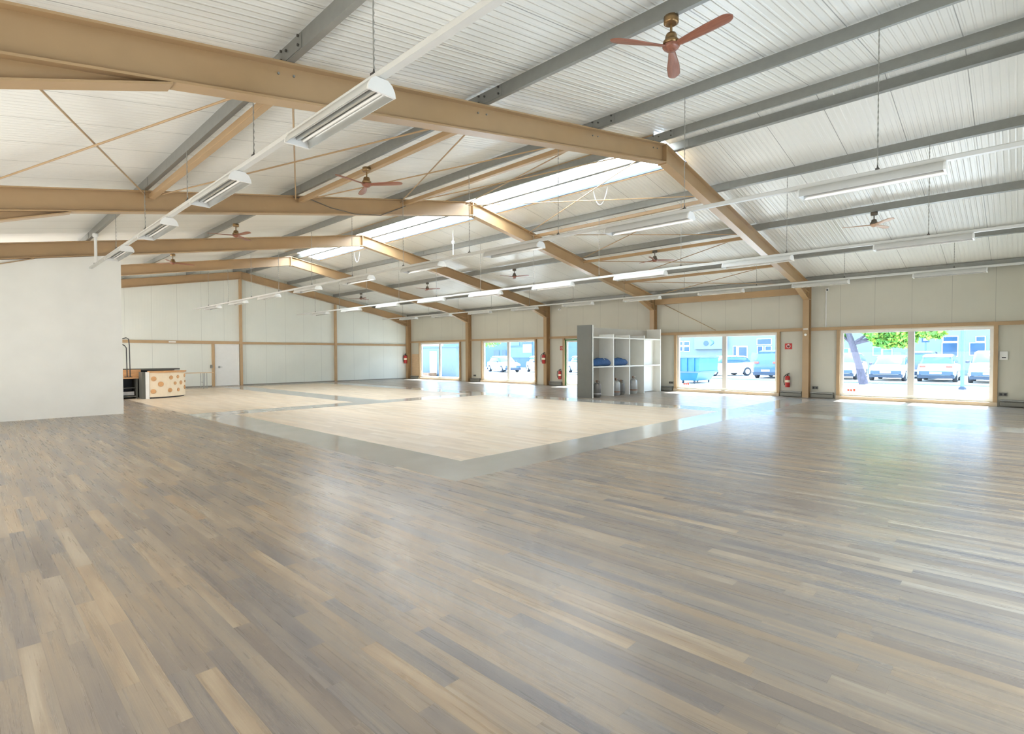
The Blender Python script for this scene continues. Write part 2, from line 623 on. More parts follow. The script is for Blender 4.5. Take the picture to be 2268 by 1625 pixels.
struct(wm.build('wall_right', m_wall_r), 'long window wall of off-white panels on the right')


def gable(y0, y1, name, m, label):
    pts = [(XL, 0), (XR, 0), (XR, zc(XR) + 0.05), (RX, zc(RX) + 0.05), (XL, zc(XL) + 0.05)]
    b = MB()
    b.prism(pts, y0, y1, 'y')
    return struct(b.build(name, m), label)


gable(YB, YB + 0.1, 'wall_back', m_wall_b, 'far end wall of off-white vertical panels')
gable(YF - 0.1, YF, 'wall_front', m_wall_b, 'end wall behind the viewer')
b = MB()
b.box(XL - 0.1, YF, 0, XL, YB, 4.25)
struct(b.build('wall_left', m_wall_r), 'left side wall')
b = MB()
b.prism([(XL, 0), (3.09, 0), (3.09, zr(3.09) - 0.40), (XL, zr(XL) - 0.40)], 17.44, 17.56, 'y')
struct(b.build('wall_partition', m_part), 'plain off-white partition wall closing off the left side')

# ceiling: two slopes with an opening for the skylight strip beside the ridge
SX0, SX1, SY0, SY1 = 10.02, 11.62, 5.55, 23.3
b = MB()


def roof_slab(x0, x1, y0, y1):
    lo = [(x0, y0, zc(x0)), (x1, y0, zc(x1)), (x1, y1, zc(x1)), (x0, y1, zc(x0))]
    hi = [(p[0], p[1], p[2] + 0.10) for p in lo]
    b.hexa(lo, hi)


roof_slab(XL - 0.1, SX0, YF - 0.1, YB + 0.1)
for y0, y1 in ((YF - 0.1, SY0), (SY1, YB + 0.1)):
    roof_slab(SX0, RX, y0, y1)
    roof_slab(RX, SX1, y0, y1)
roof_slab(SX1, XR + 0.35, YF - 0.1, YB + 0.1)
struct(b.build('ceiling', m_ceil), 'sloping ceiling of ribbed off-white roof panels')

# skylight: translucent sheets and bars
sk = bpy.data.objects.new('skylight', None)
sk.location = (RX, SY0, zc(RX))
C.objects.link(sk)
struct(sk, 'bright translucent skylight strip along the ridge')
nsh = 9
for i in range(nsh):
    ya, yb_ = SY0 + (SY1 - SY0) * i / nsh, SY0 + (SY1 - SY0) * (i + 1) / nsh
    b = MB()
    pr = [(SX0, zc(SX0) + 0.06), (RX, zc(RX) + 0.06), (SX1, zc(SX1) + 0.06)]
    b.add([(x, ya, z) for x, z in pr] + [(x, yb_, z) for x, z in pr], [(0, 1, 4, 3), (1, 2, 5, 4)])
    b.build('roof_sheet', m_sky, sk)
for x in (SX0 + 0.03, RX + 0.62, SX1 - 0.06):
    b = MB()
    b.bar((x, SY0, zc(x) + 0.01), (x, SY1, zc(x) + 0.01), 0.035, 0.05)
    b.build('glazing_bar', m_bar, sk)
for x0, x1 in ((SX0, SX0 + 0.012), (SX1 - 0.012, SX1)):
    b = MB()
    b.box(x0, SY0, zc(x0) - 0.03, x1, SY1, zc(x0) + 0.08)
    b.build('upstand', m_trim, sk)
# hanging pull cords of the skylight vents
for k, (x, y) in enumerate(((SX1 + 0.1, 8.0), (SX1 + 0.1, 20.2))):
    t = thing('skylight_cord', ['white looped cord hanging under the nearest skylight bay', 'white looped cord hanging under the farthest skylight bay'][k],
              'cord', (x, y, zc(x) - 0.4), group=None)
    b = MB()
    z0 = zc(x)
    pts = [(x, y - 0.22 + 0.44 * i / 12, z0 - 0.42 * math.sin(PI * i / 12) ** 0.7 - 0.01) for i in range(13)]
    b.tube(pts, 0.012, 6)
    b.build('loop', m_white, t)
x, y = SX1 + 0.3, 14.2
t = thing('vent_crank', 'white hanging crank rod with round bob under the middle skylight bay', 'crank', (x, y, zc(x) - 0.9))
b = MB()
b.tube([(x, y, zc(x)), (x, y, zc(x) - 0.85)], 0.018, 8)
b.build('rod', m_white, t)
b = MB()
b.ellipsoid((x, y, zc(x) - 0.42), 0.06, 0.06, 0.07)
b.build('bob', m_white, t)

# ------------------------------------------------------------------ trims on the walls
def trim(n, x0, y0, z0, x1, y1, z1, label, m=None):
    b = MB()
    b.box(x0, y0, z0, x1, y1, z1)
    return struct(b.build('trim_%d' % n, m or m_trim, bevel=0.006), label)


tn = 1
segs = [YF] + [c for fy in FY for c in (fy - 0.11, fy + 0.11)]
for i in range(0, len(segs) - 1, 2):
    y0, y1 = segs[i], segs[i + 1]
    if y1 - y0 > 0.3:
        trim(tn, XR - 0.10, y0, 2.36, XR, y1, 2.47, 'ochre rail above the windows on the right wall')
        tn += 1
for a, c_, _ in WIN:
    for y in (a - 0.05, c_ + 0.05):
        trim(tn, XR - 0.10, y - 0.05, 0.10, XR, y + 0.05, 2.36, 'ochre upright beside a window')
        tn += 1
trim(tn, XR - 0.10, DOORY[1], 0.0, XR, DOORY[1] + 0.10, 2.36, 'ochre upright beside the glass door')
tn += 1
trim(tn, XL, YB - 0.10, 2.16, RX - 0.06, YB, 2.30, 'ochre rail across the end wall, left part')
tn += 1
trim(tn, RX + 0.06, YB - 0.10, 2.16, 15.60, YB, 2.28, 'ochre rail across the end wall, middle part')
tn += 1
trim(tn, 15.72, YB - 0.10, 2.16, 20.70, YB, 2.28, 'ochre rail across the end wall, right part')
tn += 1
trim(tn, RX - 0.06, YB - 0.14, 0.0, RX + 0.06, YB, zr(RX) - 0.39, 'ochre post under the ridge on the end wall')
tn += 1
trim(tn, 15.60, YB - 0.14, 0.0, 15.72, YB, zr(15.66) - 0.39, 'ochre post on the right half of the end wall')
tn += 1
trim(tn, 8.94, YB - 0.10, 0.0, 9.06, YB, 2.16, 'ochre post beside the white door')
tn += 1
b = MB()
for y0, y1 in [(a - 0.1, c_ + 0.1) for a, c_, _ in WIN]:
    b.box(XR - 0.16, y0, 0.0, XR, y1, 0.11)
struct(b.build('baseboard_right', m_sill), 'pale sill boards along the foot of the right wall')
b = MB()
b.box(RX + 0.06, YB - 0.03, 0, 15.6, YB, 0.05)
b.box(15.72, YB - 0.03, 0, 20.7, YB, 0.05)
b.box(XL, YB - 0.03, 0, 8.94, YB, 0.05)
struct(b.build('baseboard_back', m_trunk_duct), 'grey strip along the foot of the end wall')

# ------------------------------------------------------------------ windows, doors
WLAB = ['window farthest along the right wall, next to the end wall', 'window looking on parked cars and a green tree, left of the glass door',
        'window looking on a turquoise skip, right of the shelving', 'window nearest the viewer, looking on a tree and parked cars']
for n, (a, c_, _) in enumerate(WIN):
    w = bpy.data.objects.new('window_%d' % (n + 1), None)
    w.location = (XR, (a + c_) / 2, WZ0)
    C.objects.link(w)
    struct(w, WLAB[n])
    b = MB()
    f_ = 0.085
    x0, x1 = XR + 0.01, XR + 0.09
    b.box(x0, a, WZ0, x1, a + f_, WZ1)
    b.box(x0, c_ - f_, WZ0, x1, c_, WZ1)
    b.box(x0, a + f_, WZ0, x1, c_ - f_, WZ0 + f_)
    b.box(x0, a + f_, WZ1 - f_, x1, c_ - f_, WZ1)
    b.build('window_frame', m_pvc, w)
    mid = (a + c_) / 2
    b = MB()
    b.box(x0 - 0.01, mid - 0.085, WZ0 + f_, x1, mid + 0.085, WZ1 - f_)
    b.build('mullion', m_mull, w)
    for y0, y1 in ((a + f_, mid - 0.085), (mid + 0.085, c_ - f_)):
        b = MB()
        b.box(XR + 0.045, y0, WZ0 + f_, XR + 0.06, y1, WZ1 - f_)
        b.build('glass_pane', m_glass, w)
d = bpy.data.objects.new('door_1', None)
d.location = (XR, DOORY[1], 0.02)
C.objects.link(d)
struct(d, 'glass door with green frame beside the shelving')
b = MB()
y0, y1 = DOORY
b.box(XR - 0.02, y1 - 0.05, 0.02, XR + 0.08, y1, 2.30)
b.box(XR - 0.02, y0, 0.02, XR + 0.08, y0 + 0.05, 2.30)
b.box(XR - 0.02, y0 + 0.05, 2.25, XR + 0.08, y1 - 0.05, 2.30)
b.build('door_frame', m_green, d)
b = MB()
b.box(XR + 0.01, y1 - 0.13, 0.03, XR + 0.07, y1 - 0.05, 2.25)
b.box(XR + 0.01, y0 + 0.05, 0.03, XR + 0.07, y0 + 0.13, 2.25)
b.box(XR + 0.01, y0 + 0.13, 0.03, XR + 0.07, y1 - 0.13, 0.12)
b.box(XR + 0.01, y0 + 0.13, 2.17, XR + 0.07, y1 - 0.13, 2.25)
b.build('door_leaf', m_pvc, d)
b = MB()
b.box(XR + 0.03, y0 + 0.13, 0.12, XR + 0.045, y1 - 0.13, 2.17)
b.build('glass_pane', m_glass, d)

d = bpy.data.objects.new('door_2', None)
d.location = (9.66, YB, 0)
C.objects.link(d)
struct(d, 'plain white steel door in the end wall')
b = MB()
b.box(9.14, YB - 0.05, 0.02, 10.16, YB - 0.005, 2.10)
b.build('door_leaf', m_white, d, bevel=0.006)
b = MB()
b.box(9.07, YB - 0.07, 0, 9.14, YB, 2.16)
b.box(10.16, YB - 0.07, 0, 10.23, YB, 2.16)
b.box(9.14, YB - 0.07, 2.10, 10.16, YB, 2.16)
b.build('door_frame', m_white, d)
b = MB()
b.lathe([(0.055, 0), (0.055, 0.015), (0.02, 0.02), (0.02, 0.05)], (9.26, YB - 0.10, 0.98), 12, axis='y')
b.bar((9.26, YB - 0.105, 0.98), (9.40, YB - 0.105, 0.98), 0.02, 0.02)
b.build('door_handle', m_galv, d)

# ------------------------------------------------------------------ steel portal frames
FL = ['ochre steel roof frame nearest the viewer, crossing the whole picture', 'second nearest ochre steel roof frame, at the near end of the roof bracing far side',
      'middle ochre steel roof frame, over the partition wall', 'fourth ochre steel roof frame, just before the end wall', 'ochre steel frame standing against the end wall']
XC0, XC1 = 20.70, 20.985      # column depth on the right side
XD0, XD1 = -0.385, -0.05


def ibeam_ring(x, y, zt, d, w=0.19, tf=0.022, tw=0.014):
    zb = zt - d
    a, e = w / 2, tw / 2
    q = [(-a, zb), (a, zb), (a, zb + tf), (e, zb + tf), (e, zt - tf), (a, zt - tf), (a, zt), (-a, zt), (-a, zt - tf), (-e, zt - tf), (-e, zb + tf), (-a, zb + tf)]
    return [(x, y + u, v) for u, v in q]


RD = 0.39
for n, y in enumerate(FY):
    t = thing('portal_frame', FL[n], 'roof frame', (RX, y, 0), group='ochre steel portal frames')
    for xe in (XC0, XD1):
        b = MB()
        b.loft([ibeam_ring(RX, y, RZ, RD), ibeam_ring(xe, y, zr(xe), RD)])
        b.build('rafter', m_beam, t)
        # haunch: tapered web and a bottom flange
        s_ = 1 if xe > RX else -1
        xh = xe - s_ * 1.36
        zt_h, zt_e, zb_e = zr(xh) - RD + 0.005, zr(xe) - RD + 0.005, 3.47
        b = MB()
        lo = [(xh, y - 0.007, zt_h - 0.02), (xe, y - 0.007, zb_e), (xe, y - 0.007, zt_e), (xh, y - 0.007, zt_h)]
        b.hexa(lo, [(p[0], p[1] + 0.014, p[2]) for p in lo])
        lo = [(xh - s_ * 0.05, y - 0.095, zt_h - 0.015), (xe, y - 0.095, zb_e - 0.02), (xe, y - 0.095, zb_e), (xh - s_ * 0.05, y - 0.095, zt_h + 0.005)]
        b.hexa(lo, [(p[0], p[1] + 0.19, p[2]) for p in lo])
        b.build('haunch', m_beam, t)
    for x0, x1 in ((XC0, XC1), (XD0, XD1)):
        b = MB()
        zt = zr(XC1) - 0.005
        b.box(x0, y - 0.10, 0, x0 + 0.022, y + 0.10, zt)
        b.box(x1 - 0.022, y - 0.10, 0, x1, y + 0.10, zt)
        b.box(x0 + 0.022, y - 0.008, 0, x1 - 0.022, y + 0.008, zt)
        b.build('column', m_beam, t)
        b = MB()
        b.box(x0 + 0.022, y - 0.095, 3.46, x1 - 0.022, y + 0.095, 3.475)
        b.build('stiffener', m_beam, t)
    b = MB()
    b.box(RX - 0.016, y - 0.10, RZ - RD - 0.03, RX + 0.016, y + 0.10, RZ + 0.0)
    b.build('ridge_plate', m_beam, t)
    if n == 0:
        for px in (2.37, 5.12, 7.85, 9.98):
            for dx in (-0.06, 0.10):
                b = MB()
                b.lathe([(0.012, 0.003), (0.012, 0.021)], (px + dx, y - 0.028, zr(px + dx) - 0.10), 8, axis='y')
                b.build('bolt', m_galv, t)

# ------------------------------------------------------------------ purlins
PX = [-0.20, 2.37, 5.12, 7.85, 10.00, 10.66, 12.83, 15.55, 18.20, 20.80]
PL = ['grey steel purlin at the eave on the far left, partly out of view', 'lowest fully seen grey purlin on the left slope, carrying the left light track',
      'grey purlin on the left slope that carries the reddish ceiling fans', 'grey purlin on the left slope just below the ridge pair',
      'left one of the twin grey purlins along the ridge', 'right one of the twin grey purlins along the ridge',
      'first grey purlin right of the ridge pair', 'grey purlin on the right slope that carries the pale ceiling fans',
      'grey purlin on the right slope over the outermost light track', 'grey eave purlin along the top of the window wall']
for px, lab in zip(PX, PL):
    t = thing('purlin', lab, 'purlin', (px, YF, zr(px)), group='grey roof purlins')
    z0, z1 = zr(px) + 0.004, zc(px) - 0.004
    sgn = 1
    q = [(px, z0), (px + 0.075, z0), (px + 0.075, z0 + 0.02), (px + 0.071, z0 + 0.02), (px + 0.071, z0 + 0.005), (px + 0.004, z0 + 0.005),
         (px + 0.004, z1 - 0.03), (px + 0.05, z1 - 0.03), (px + 0.05, z1 - 0.025), (px, z1 - 0.025)]
    tilt = -SL if px > RX else SL
    q = [(u, v + tilt * (u - px)) for u, v in q]
    b = MB()
    b.prism(q, YF, YB - 0.02, 'y')
    b.build('channel', m_galv, t)
    for fy in FY[:4]:
        b = MB()
        b.box(px - 0.006, fy - 0.42, z0 + 0.012, px, fy + 0.42, z1 - 0.04)
        b.build('splice_plate', m_galv, t)
        if fy == FY[0] and 2 < px < 10.2:
            for dy, dz in ((-0.36, 0.05), (-0.36, 0.14), (-0.09, 0.10), (0.03, 0.05), (0.03, 0.14), (0.36, 0.05), (0.36, 0.14)):
                b = MB()
                b.lathe([(0.014, 0), (0.014, -0.016)], (px - 0.006, fy + dy, z0 + dz), 8, axis='x')
                b.build('bolt', m_bolt, t)

# ------------------------------------------------------------------ roof bracing between the two nearest frames
SXs = [2.37, 5.12, 7.85, 12.83, 15.55, 18.20]
SLAB = ['ochre strut below the purlin of the left light track', 'ochre strut below the purlin of the reddish fans', 'ochre strut left of the skylight',
        'ochre strut right of the skylight, first on the right slope', 'ochre strut below the purlin of the pale fans', 'ochre strut nearest the window wall on the right slope']
for x, lab in zip(SXs, SLAB):
    b = MB()
    xx = x + 0.13
    z = zr(xx) - 0.11
    b.bar((xx, FY[0] + 0.10, z), (xx, FY[1] - 0.10, z), 0.09, 0.09)
    o = b.build('roof_strut', m_beam, bevel=0.008)
    tag(o, lab, 'strut', 'ochre roof struts')
b = MB()
b.box(20.76, FY[0] + 0.1, 3.66, 20.88, FY[1] - 0.1, 3.90)
o = b.build('eave_beam', m_beam, bevel=0.008)
tag(o, 'deep ochre eave beam on the window wall between the two nearest columns', 'beam')
BR = [0.05, 2.45, 5.2, 7.9, 10.1, 12.75, 15.5, 18.15, 20.65]
BN = ['at the far left edge', 'between the left light track and reddish fan', 'right of the reddish fan', 'just left of the skylight',
      'under the skylight', 'just right of the skylight', 'left of the pale fan', 'next to the window wall']
for i in range(len(BR) - 1):
    xa, xb_ = BR[i] + 0.05, BR[i + 1] - 0.05
    for k in range(2):
        p, q = (xa, xb_) if k == 0 else (xb_, xa)
        za = 0.08 if k == 0 else 0.115
        b = MB()
        b.tube([(p, FY[0] + 0.09, zr(p) - za), (q, FY[1] - 0.09, zr(q) - za)], 0.013, 8)
        o = b.build('bracing_rod', m_beam)
        tag(o, 'thin ochre roof rod, %s, far end leaning %s' % (BN[i], 'right' if k == 0 else 'left'), 'bracing rod', 'roof bracing rods')
b = MB()
b.tube([(XR - 0.06, 11.2, 3.75), (XR - 0.06, 8.8, 2.5)], 0.012, 8)
tag(b.build('bracing_rod', m_beam), 'short thin bracing rod slanting over the upper window wall beside the shelving', 'bracing rod', 'wall bracing rods')

b = MB()
b.tube([(5.08, FY[1] - 0.115, 4.96), (5.46, FY[1] - 0.115, 4.99), (5.95, FY[1] - 0.115, 4.90), (6.55, FY[1] - 0.115, 4.87), (7.25, FY[1] - 0.115, 4.97), (7.98, FY[1] - 0.115, 5.34)], 0.012, 8)
tag(b.build('loose_cable', m_bronze), 'dark cable sagging across the web of the second nearest roof frame', 'cable')

# ------------------------------------------------------------------ light tracks and lamps
TX = [2.37, 7.85, 12.83, 18.20]
TN = ['left track on the left slope', 'track just left of the ridge', 'inner track on the right slope', 'outer track along the window wall']
TLAB = ['white lighting track hanging nearest on the left, ending before the partition wall', 'white lighting track hanging under the ridge, running to the end wall',
        'white lighting track on the right slope, second from the window wall', 'white lighting track hanging nearest to the window wall']
TZ = 3.79


def chain(b, x, y, z0, z1):
    n = max(4, int((z1 - z0) / 0.035))
    pts, rr = [], []
    for i in range(n + 1):
        pts.append((x + (0.0025 if i % 2 else -0.0025), y, z0 + (z1 - z0) * i / n))
        rr.append(0.0085 if i % 2 else 0.0045)
    b.tube(pts, rr, 6)


proto_lamp = None
for ti, tx in enumerate(TX):
    yend = 16.9 if ti == 0 else 28.4
    t = thing('light_track', TLAB[ti], 'lighting track', (tx, YF + 0.05, TZ), group='hanging light tracks')
    b = MB()
    b.prism([(tx - 0.032, TZ - 0.055), (tx + 0.032, TZ - 0.055), (tx + 0.032, TZ - 0.01), (tx + 0.024, TZ), (tx - 0.024, TZ), (tx - 0.032, TZ - 0.01)], YF + 0.05, yend, 'y')
    b.build('rail', m_rail, t)
    y = 1.3
    while y < yend - 0.2:
        b = MB()
        chain(b, tx, y, TZ + 0.03, zr(tx) + 0.002)
        ch = b.build('chain', m_chain, t)
        b = MB()
        b.box(tx - 0.022, y - 0.02, TZ - 0.005, tx + 0.022, y + 0.02, TZ + 0.022)
        b.tube([(tx, y, TZ + 0.02), (tx, y, TZ + 0.06)], [0.012, 0.006], 8)
        b.build('clamp', m_bolt, ch)
        y += 2.5
    if ti == 0:
        b = MB()
        b.tube([(tx, 16.15, TZ), (tx, 16.15, 4.49)], 0.03, 8)
        b.build('supply_conduit', m_white, t)
        b = MB()
        b.lathe([(0.05, 4.41), (0.06, 4.43), (0.06, 4.48), (0.05, 4.50)], (tx, 16.15, 0), 12)
        b.build('junction_box', m_white, t)
    for k in range(9):
        yl = 0.64 + 3.04 * k
        if yl + 1.53 > yend:
            continue
        if ti == 0 and k == 0:
            continue
        lab = 'reflector lamp, %s from the viewer, on the %s' % (ORD[k if ti else k - 1], TN[ti])
        if proto_lamp is None:
            lt = thing('reflector_lamp', lab, 'lamp', (tx, yl, TZ - 0.06), group='reflector lamps on the light tracks')
            L = 1.53
            outer = [(-0.125, -0.115), (-0.118, -0.075), (-0.095, -0.03), (-0.055, 0.0), (0.055, 0.0), (0.095, -0.03), (0.118, -0.075), (0.125, -0.115)]
            inner = [(u * 0.94, v - 0.008 if abs(v) < 0.1 else v) for u, v in outer]
            b = MB()
            ring = outer + inner[::-1]
            n = len(ring)
            ra = [(u, 0.02, v) for u, v in ring]
            rb = [(u, L - 0.02, v) for u, v in ring]
            b.add(ra + rb, [(i, (i + 1) % n, n + (i + 1) % n, n + i) for i in range(7)], 0, True)
            b.add(ra + rb, [(i, (i + 1) % n, n + (i + 1) % n, n + i) for i in range(8, 15)], 1, True)
            b.add(ra + rb, [(i, (i + 1) % n, n + (i + 1) % n, n + i) for i in (7, 15)], 0)
            b.add(ra + rb, [(i, n - 1 - i, n - 2 - i, i + 1) for i in range(7)], 0)
            b.build('reflector', [m_lampbody, m_refl], lt, world=False)
            b = MB()
            b.prism([(-0.03, -0.008), (0.03, -0.008), (0.012, -0.065), (-0.012, -0.065)], 0.02, L - 0.02, 'y')
            b.build('centre_ridge', m_refl, lt, world=False)
            for sx in (-0.058, 0.058):
                b = MB()
                b.tube([(sx, 0.03, -0.055), (sx, L - 0.03, -0.055)], 0.014, 10)
                b.build('tube', m_tube, lt, world=False)
            for yy in (0.0, L - 0.022):
                b = MB()
                b.prism([(u * 1.02, v) for u, v in outer], yy, yy + 0.022, 'y')
                b.build('end_cap', m_white, lt, world=False)
            proto_lamp = lt
        else:
            lt = copy_tree(proto_lamp)
            lt.location = (tx, yl, TZ - 0.06)
            lt['label'] = lab

# ------------------------------------------------------------------ ceiling fans
def blade_mesh(m):
    b = MB()
    rings = []
    N = 22
    for i in range(N + 1):
        s_ = 1 - (1 - i / N) ** 1.8
        r = 0.05 + 0.61 * s_
        c = 0.030 + 0.038 * min(1, s_ / 0.6)
        if s_ > 0.86:
            c *= math.sqrt(max(0.004, 1 - ((s_ - 0.86) / 0.14) ** 2))
        tw = math.radians(-26 + 17 * min(1, s_ / 0.6))
        th = 0.013 * (1 - 0.45 * s_)
        ring = []
        for k in range(10):
            a = 2 * PI * k / 10
            u, v = c * math.cos(a), th * math.sin(a)
            ring.append((r, u * math.cos(tw) - v * math.sin(tw), u * math.sin(tw) + v * math.cos(tw)))
        rings.append(ring)
    b.loft(rings, smooth=True)
    me = b.build('blade', m, None)
    return me


def make_fan(label, loc, az, mblade, mmetal, group):
    t = thing('ceiling_fan', label, 'ceiling fan', loc, 0, group)
    b = MB()
    b.lathe([(0.055, 0.30), (0.075, 0.30), (0.075, 0.235), (0.055, 0.225)], n=20)
    b.build('canopy', mmetal, t, world=False)
    b = MB()
    b.lathe([(0.013, 0.10), (0.013, 0.26)], n=10)
    b.build('downrod', mmetal, t, world=False)
    b = MB()
    b.lathe([(0.02, 0.135), (0.05, 0.125), (0.06, 0.10), (0.062, 0.072), (0.066, 0.068), (0.082, 0.05), (0.085, 0.02), (0.06, 0.012)], n=20)
    b.build('motor', mmetal, t, world=False)
    b = MB()
    b.lathe([(0.075, 0.014), (0.09, 0.0), (0.075, -0.022), (0.045, -0.045), (0.012, -0.056)], n=20)
    b.build('hub', mblade, t, world=False)
    for k in range(3):
        o = blade_mesh(mblade)
        o.parent = t
        o.rotation_euler = (0, 0, math.radians(az + 120 * k))
    return t


GL = ['reddish wooden ceiling fan hanging nearest the viewer, at the upper right', 'reddish wooden ceiling fan between the two nearest roof frames, on the left slope',
      'reddish wooden ceiling fan seen above the third roof frame on the left slope', 'reddish wooden ceiling fan half hidden behind the fourth roof frame on the left slope']
for k, (y, az) in enumerate(((2.65, 24), (8.54, 68), (15.0, 40), (20.92, 0))):
    make_fan(GL[k], (5.16, y, zr(5.16) - (0.40 if k == 1 else 0.295)), az, m_blade, m_brass, 'reddish ceiling fans')
GR = ['pale three-blade ceiling fan nearest the window wall end, at the right edge of the ceiling', 'pale ceiling fan between the two nearest frames on the right slope',
      'pale ceiling fan above the dark grey end of the shelving', 'pale ceiling fan second farthest on the right slope', 'pale ceiling fan farthest away on the right slope']
for k, (y, az) in enumerate(((2.64, 104), (8.55, 76), (14.77, 44), (20.49, 58), (26.5, 22))):
    make_fan(GR[k], (15.59, y, zr(15.59) - (0.42 if k == 1 else 0.30)), az, m_blade_pale if k == 0 else m_blade, m_bronze, 'pale ceiling fans')

# ------------------------------------------------------------------ shelving unit with bags and gas bottles
t = thing('shelving_unit', 'open white shelving with dark grey end panel standing before the window wall', 'shelving', (18.0, 11.3, 0))
SY, SB = 10.93, 11.58
b = MB()
b.box(15.50, SY + 0.02, 0.0, 15.54, SB, 2.60)
b.build('end_panel', m_dark, t)['label'] = 'dark grey end panel'
dv = [15.54, 16.86, 17.98, 19.08, 20.42]
for i, x in enumerate(dv):
    b = MB()
    w = 0.05
    b.box(x, SY, 0.0, x + w, SB - 0.012, 2.60 if i in (0, 4) else 2.30)
    b.build('divider', m_shelf, t)
for i in range(4):
    for z in (1.08, 2.14):
        b = MB()
        b.box(dv[i] + 0.05, SY + 0.01, z, dv[i + 1], SB - 0.012, z + 0.045)
        b.build('shelf_board', m_shelf, t)
b = MB()
b.box(15.54, SB - 0.012, 0.0, 20.47, SB, 2.56)
b.build('back_panel', m_shelf_b, t)
b = MB()
b.box(dv[3] + 0.05, SY + 0.30, 0.02, dv[4], SY + 0.315, 1.08)
b.box(dv[3] + 0.05, SY + 0.30, 1.125, dv[4], SY + 0.315, 2.14)
b.build('infill_panel', m_shelf, t)


def bag(x0, x1, y, z, label, seed):
    rnd = random.Random(seed)
    b = MB()
    n = 7
    rings = []
    for i in range(n + 1):
        s_ = i / n
        x = x0 + (x1 - x0) * s_
        k = 0.55 + 0.45 * math.sin(PI * min(1, max(0, 0.15 + 0.7 * s_))) + rnd.uniform(-0.06, 0.06)
        h, d_ = 0.30 * k, 0.20 * k
        ring = []
        for q in range(14):
            a = 2 * PI * q / 14
            rr = 1 + rnd.uniform(-0.07, 0.07)
            zz = z + h / 2 + math.sin(a) * h / 2 * rr
            ring.append((x, y + math.cos(a) * d_ * rr, max(z + 0.001, zz)))
        rings.append(ring)
    b.loft(rings, smooth=True)
    tt = thing('cloth_bag', label, 'bag', ((x0 + x1) / 2, y, z), group='blue bags on the shelving')
    b.build('sack', m_blue, tt)
    b = MB()
    xm = x0 + (x1 - x0) * 0.62
    b.tube([(xm, y - 0.17 * math.cos(a) * 1.02, z + 0.15 + 0.165 * math.sin(a)) for a in [PI * (-0.1 + 1.2 * i / 10) for i in range(11)]], 0.008, 6)
    b.build('strap', m_shelf, tt)


bag(15.70, 16.76, 11.12, 1.125, 'blue cloth bag in the leftmost upper compartment of the shelving', 1)
bag(16.98, 17.90, 11.12, 1.125, 'crumpled blue cloth bag in the second upper compartment of the shelving', 2)


def gas_bottle(x, y, h, r, m, label, band):
    tt = thing('gas_bottle', label, 'gas bottle', (x, y, 0), group='gas bottles in the shelving')
    b = MB()
    b.lathe([(r * 0.8, 0.0), (r * 0.86, 0.03), (r, 0.05), (r, h * 0.62), (r * 0.95, h * 0.72), (r * 0.7, h * 0.80), (r * 0.25, h * 0.84)], (x, y, 0), 18)
    b.build('cylinder_body', m, tt)
    b = MB()
    b.lathe([(r * 1.012, h * 0.18), (r * 1.012, h * 0.25)], (x, y, 0), 18)
    b.build('band', band, tt)
    b = MB()
    b.lathe([(r * 0.22, h * 0.82), (r * 0.22, h * 0.90), (r * 0.34, h * 0.91), (r * 0.34, h * 0.96), (r * 0.16, h)], (x, y, 0), 12)
    b.build('valve', m_rust, tt)
    b = MB()
    for a0 in (0.4, 3.5):
        pts = [(x + r * 0.55 * math.cos(a0 + 2.2 * i / 8), y + r * 0.55 * math.sin(a0 + 2.2 * i / 8), h * (0.95 if 0 < i < 8 else 0.78)) for i in range(9)]
        b.tube(pts, 0.010, 6)
    b.build('collar', m, tt)


gas_bottle(16.05, 11.10, 0.62, 0.15, m_gas_d, 'grey gas bottle in the leftmost bottom compartment, half hidden by the end panel', m_gas)
gas_bottle(17.30, 11.09, 0.66, 0.155, m_gas, 'pale gas bottle in the second bottom compartment, left of the dark one', m_rust)
gas_bottle(17.72, 11.14, 0.58, 0.14, m_gas_d, 'dark gas bottle in the second bottom compartment, behind the pale one', m_dark)
gas_bottle(18.56, 11.10, 0.70, 0.155, m_gas, 'pale gas bottle alone in the third bottom compartment', m_rust)

# ------------------------------------------------------------------ bar counter, back counter, tap, table
t = thing('bar_counter', 'curved cream bar counter with orange wooden discs on its front', 'counter', (5.4, 23.3, 0))
arc = []
Pa, Pb, Pm = Vector((4.82, 22.78)), Vector((6.16, 23.55)), Vector((5.75, 22.74))
for i in range(13):
    s_ = i / 12
    arc.append(((1 - s_) ** 2) * Pa + 2 * s_ * (1 - s_) * Pm + s_ * s_ * Pb)


def arc_at(s_, out=0.0):
    p = ((1 - s_) ** 2) * Pa + 2 * s_ * (1 - s_) * Pm + s_ * s_ * Pb
    d_ = (2 * (1 - s_) * (Pm - Pa) + 2 * s_ * (Pb - Pm)).normalized()
    nrm = Vector((d_.y, -d_.x))
    return p + nrm * out, d_, nrm


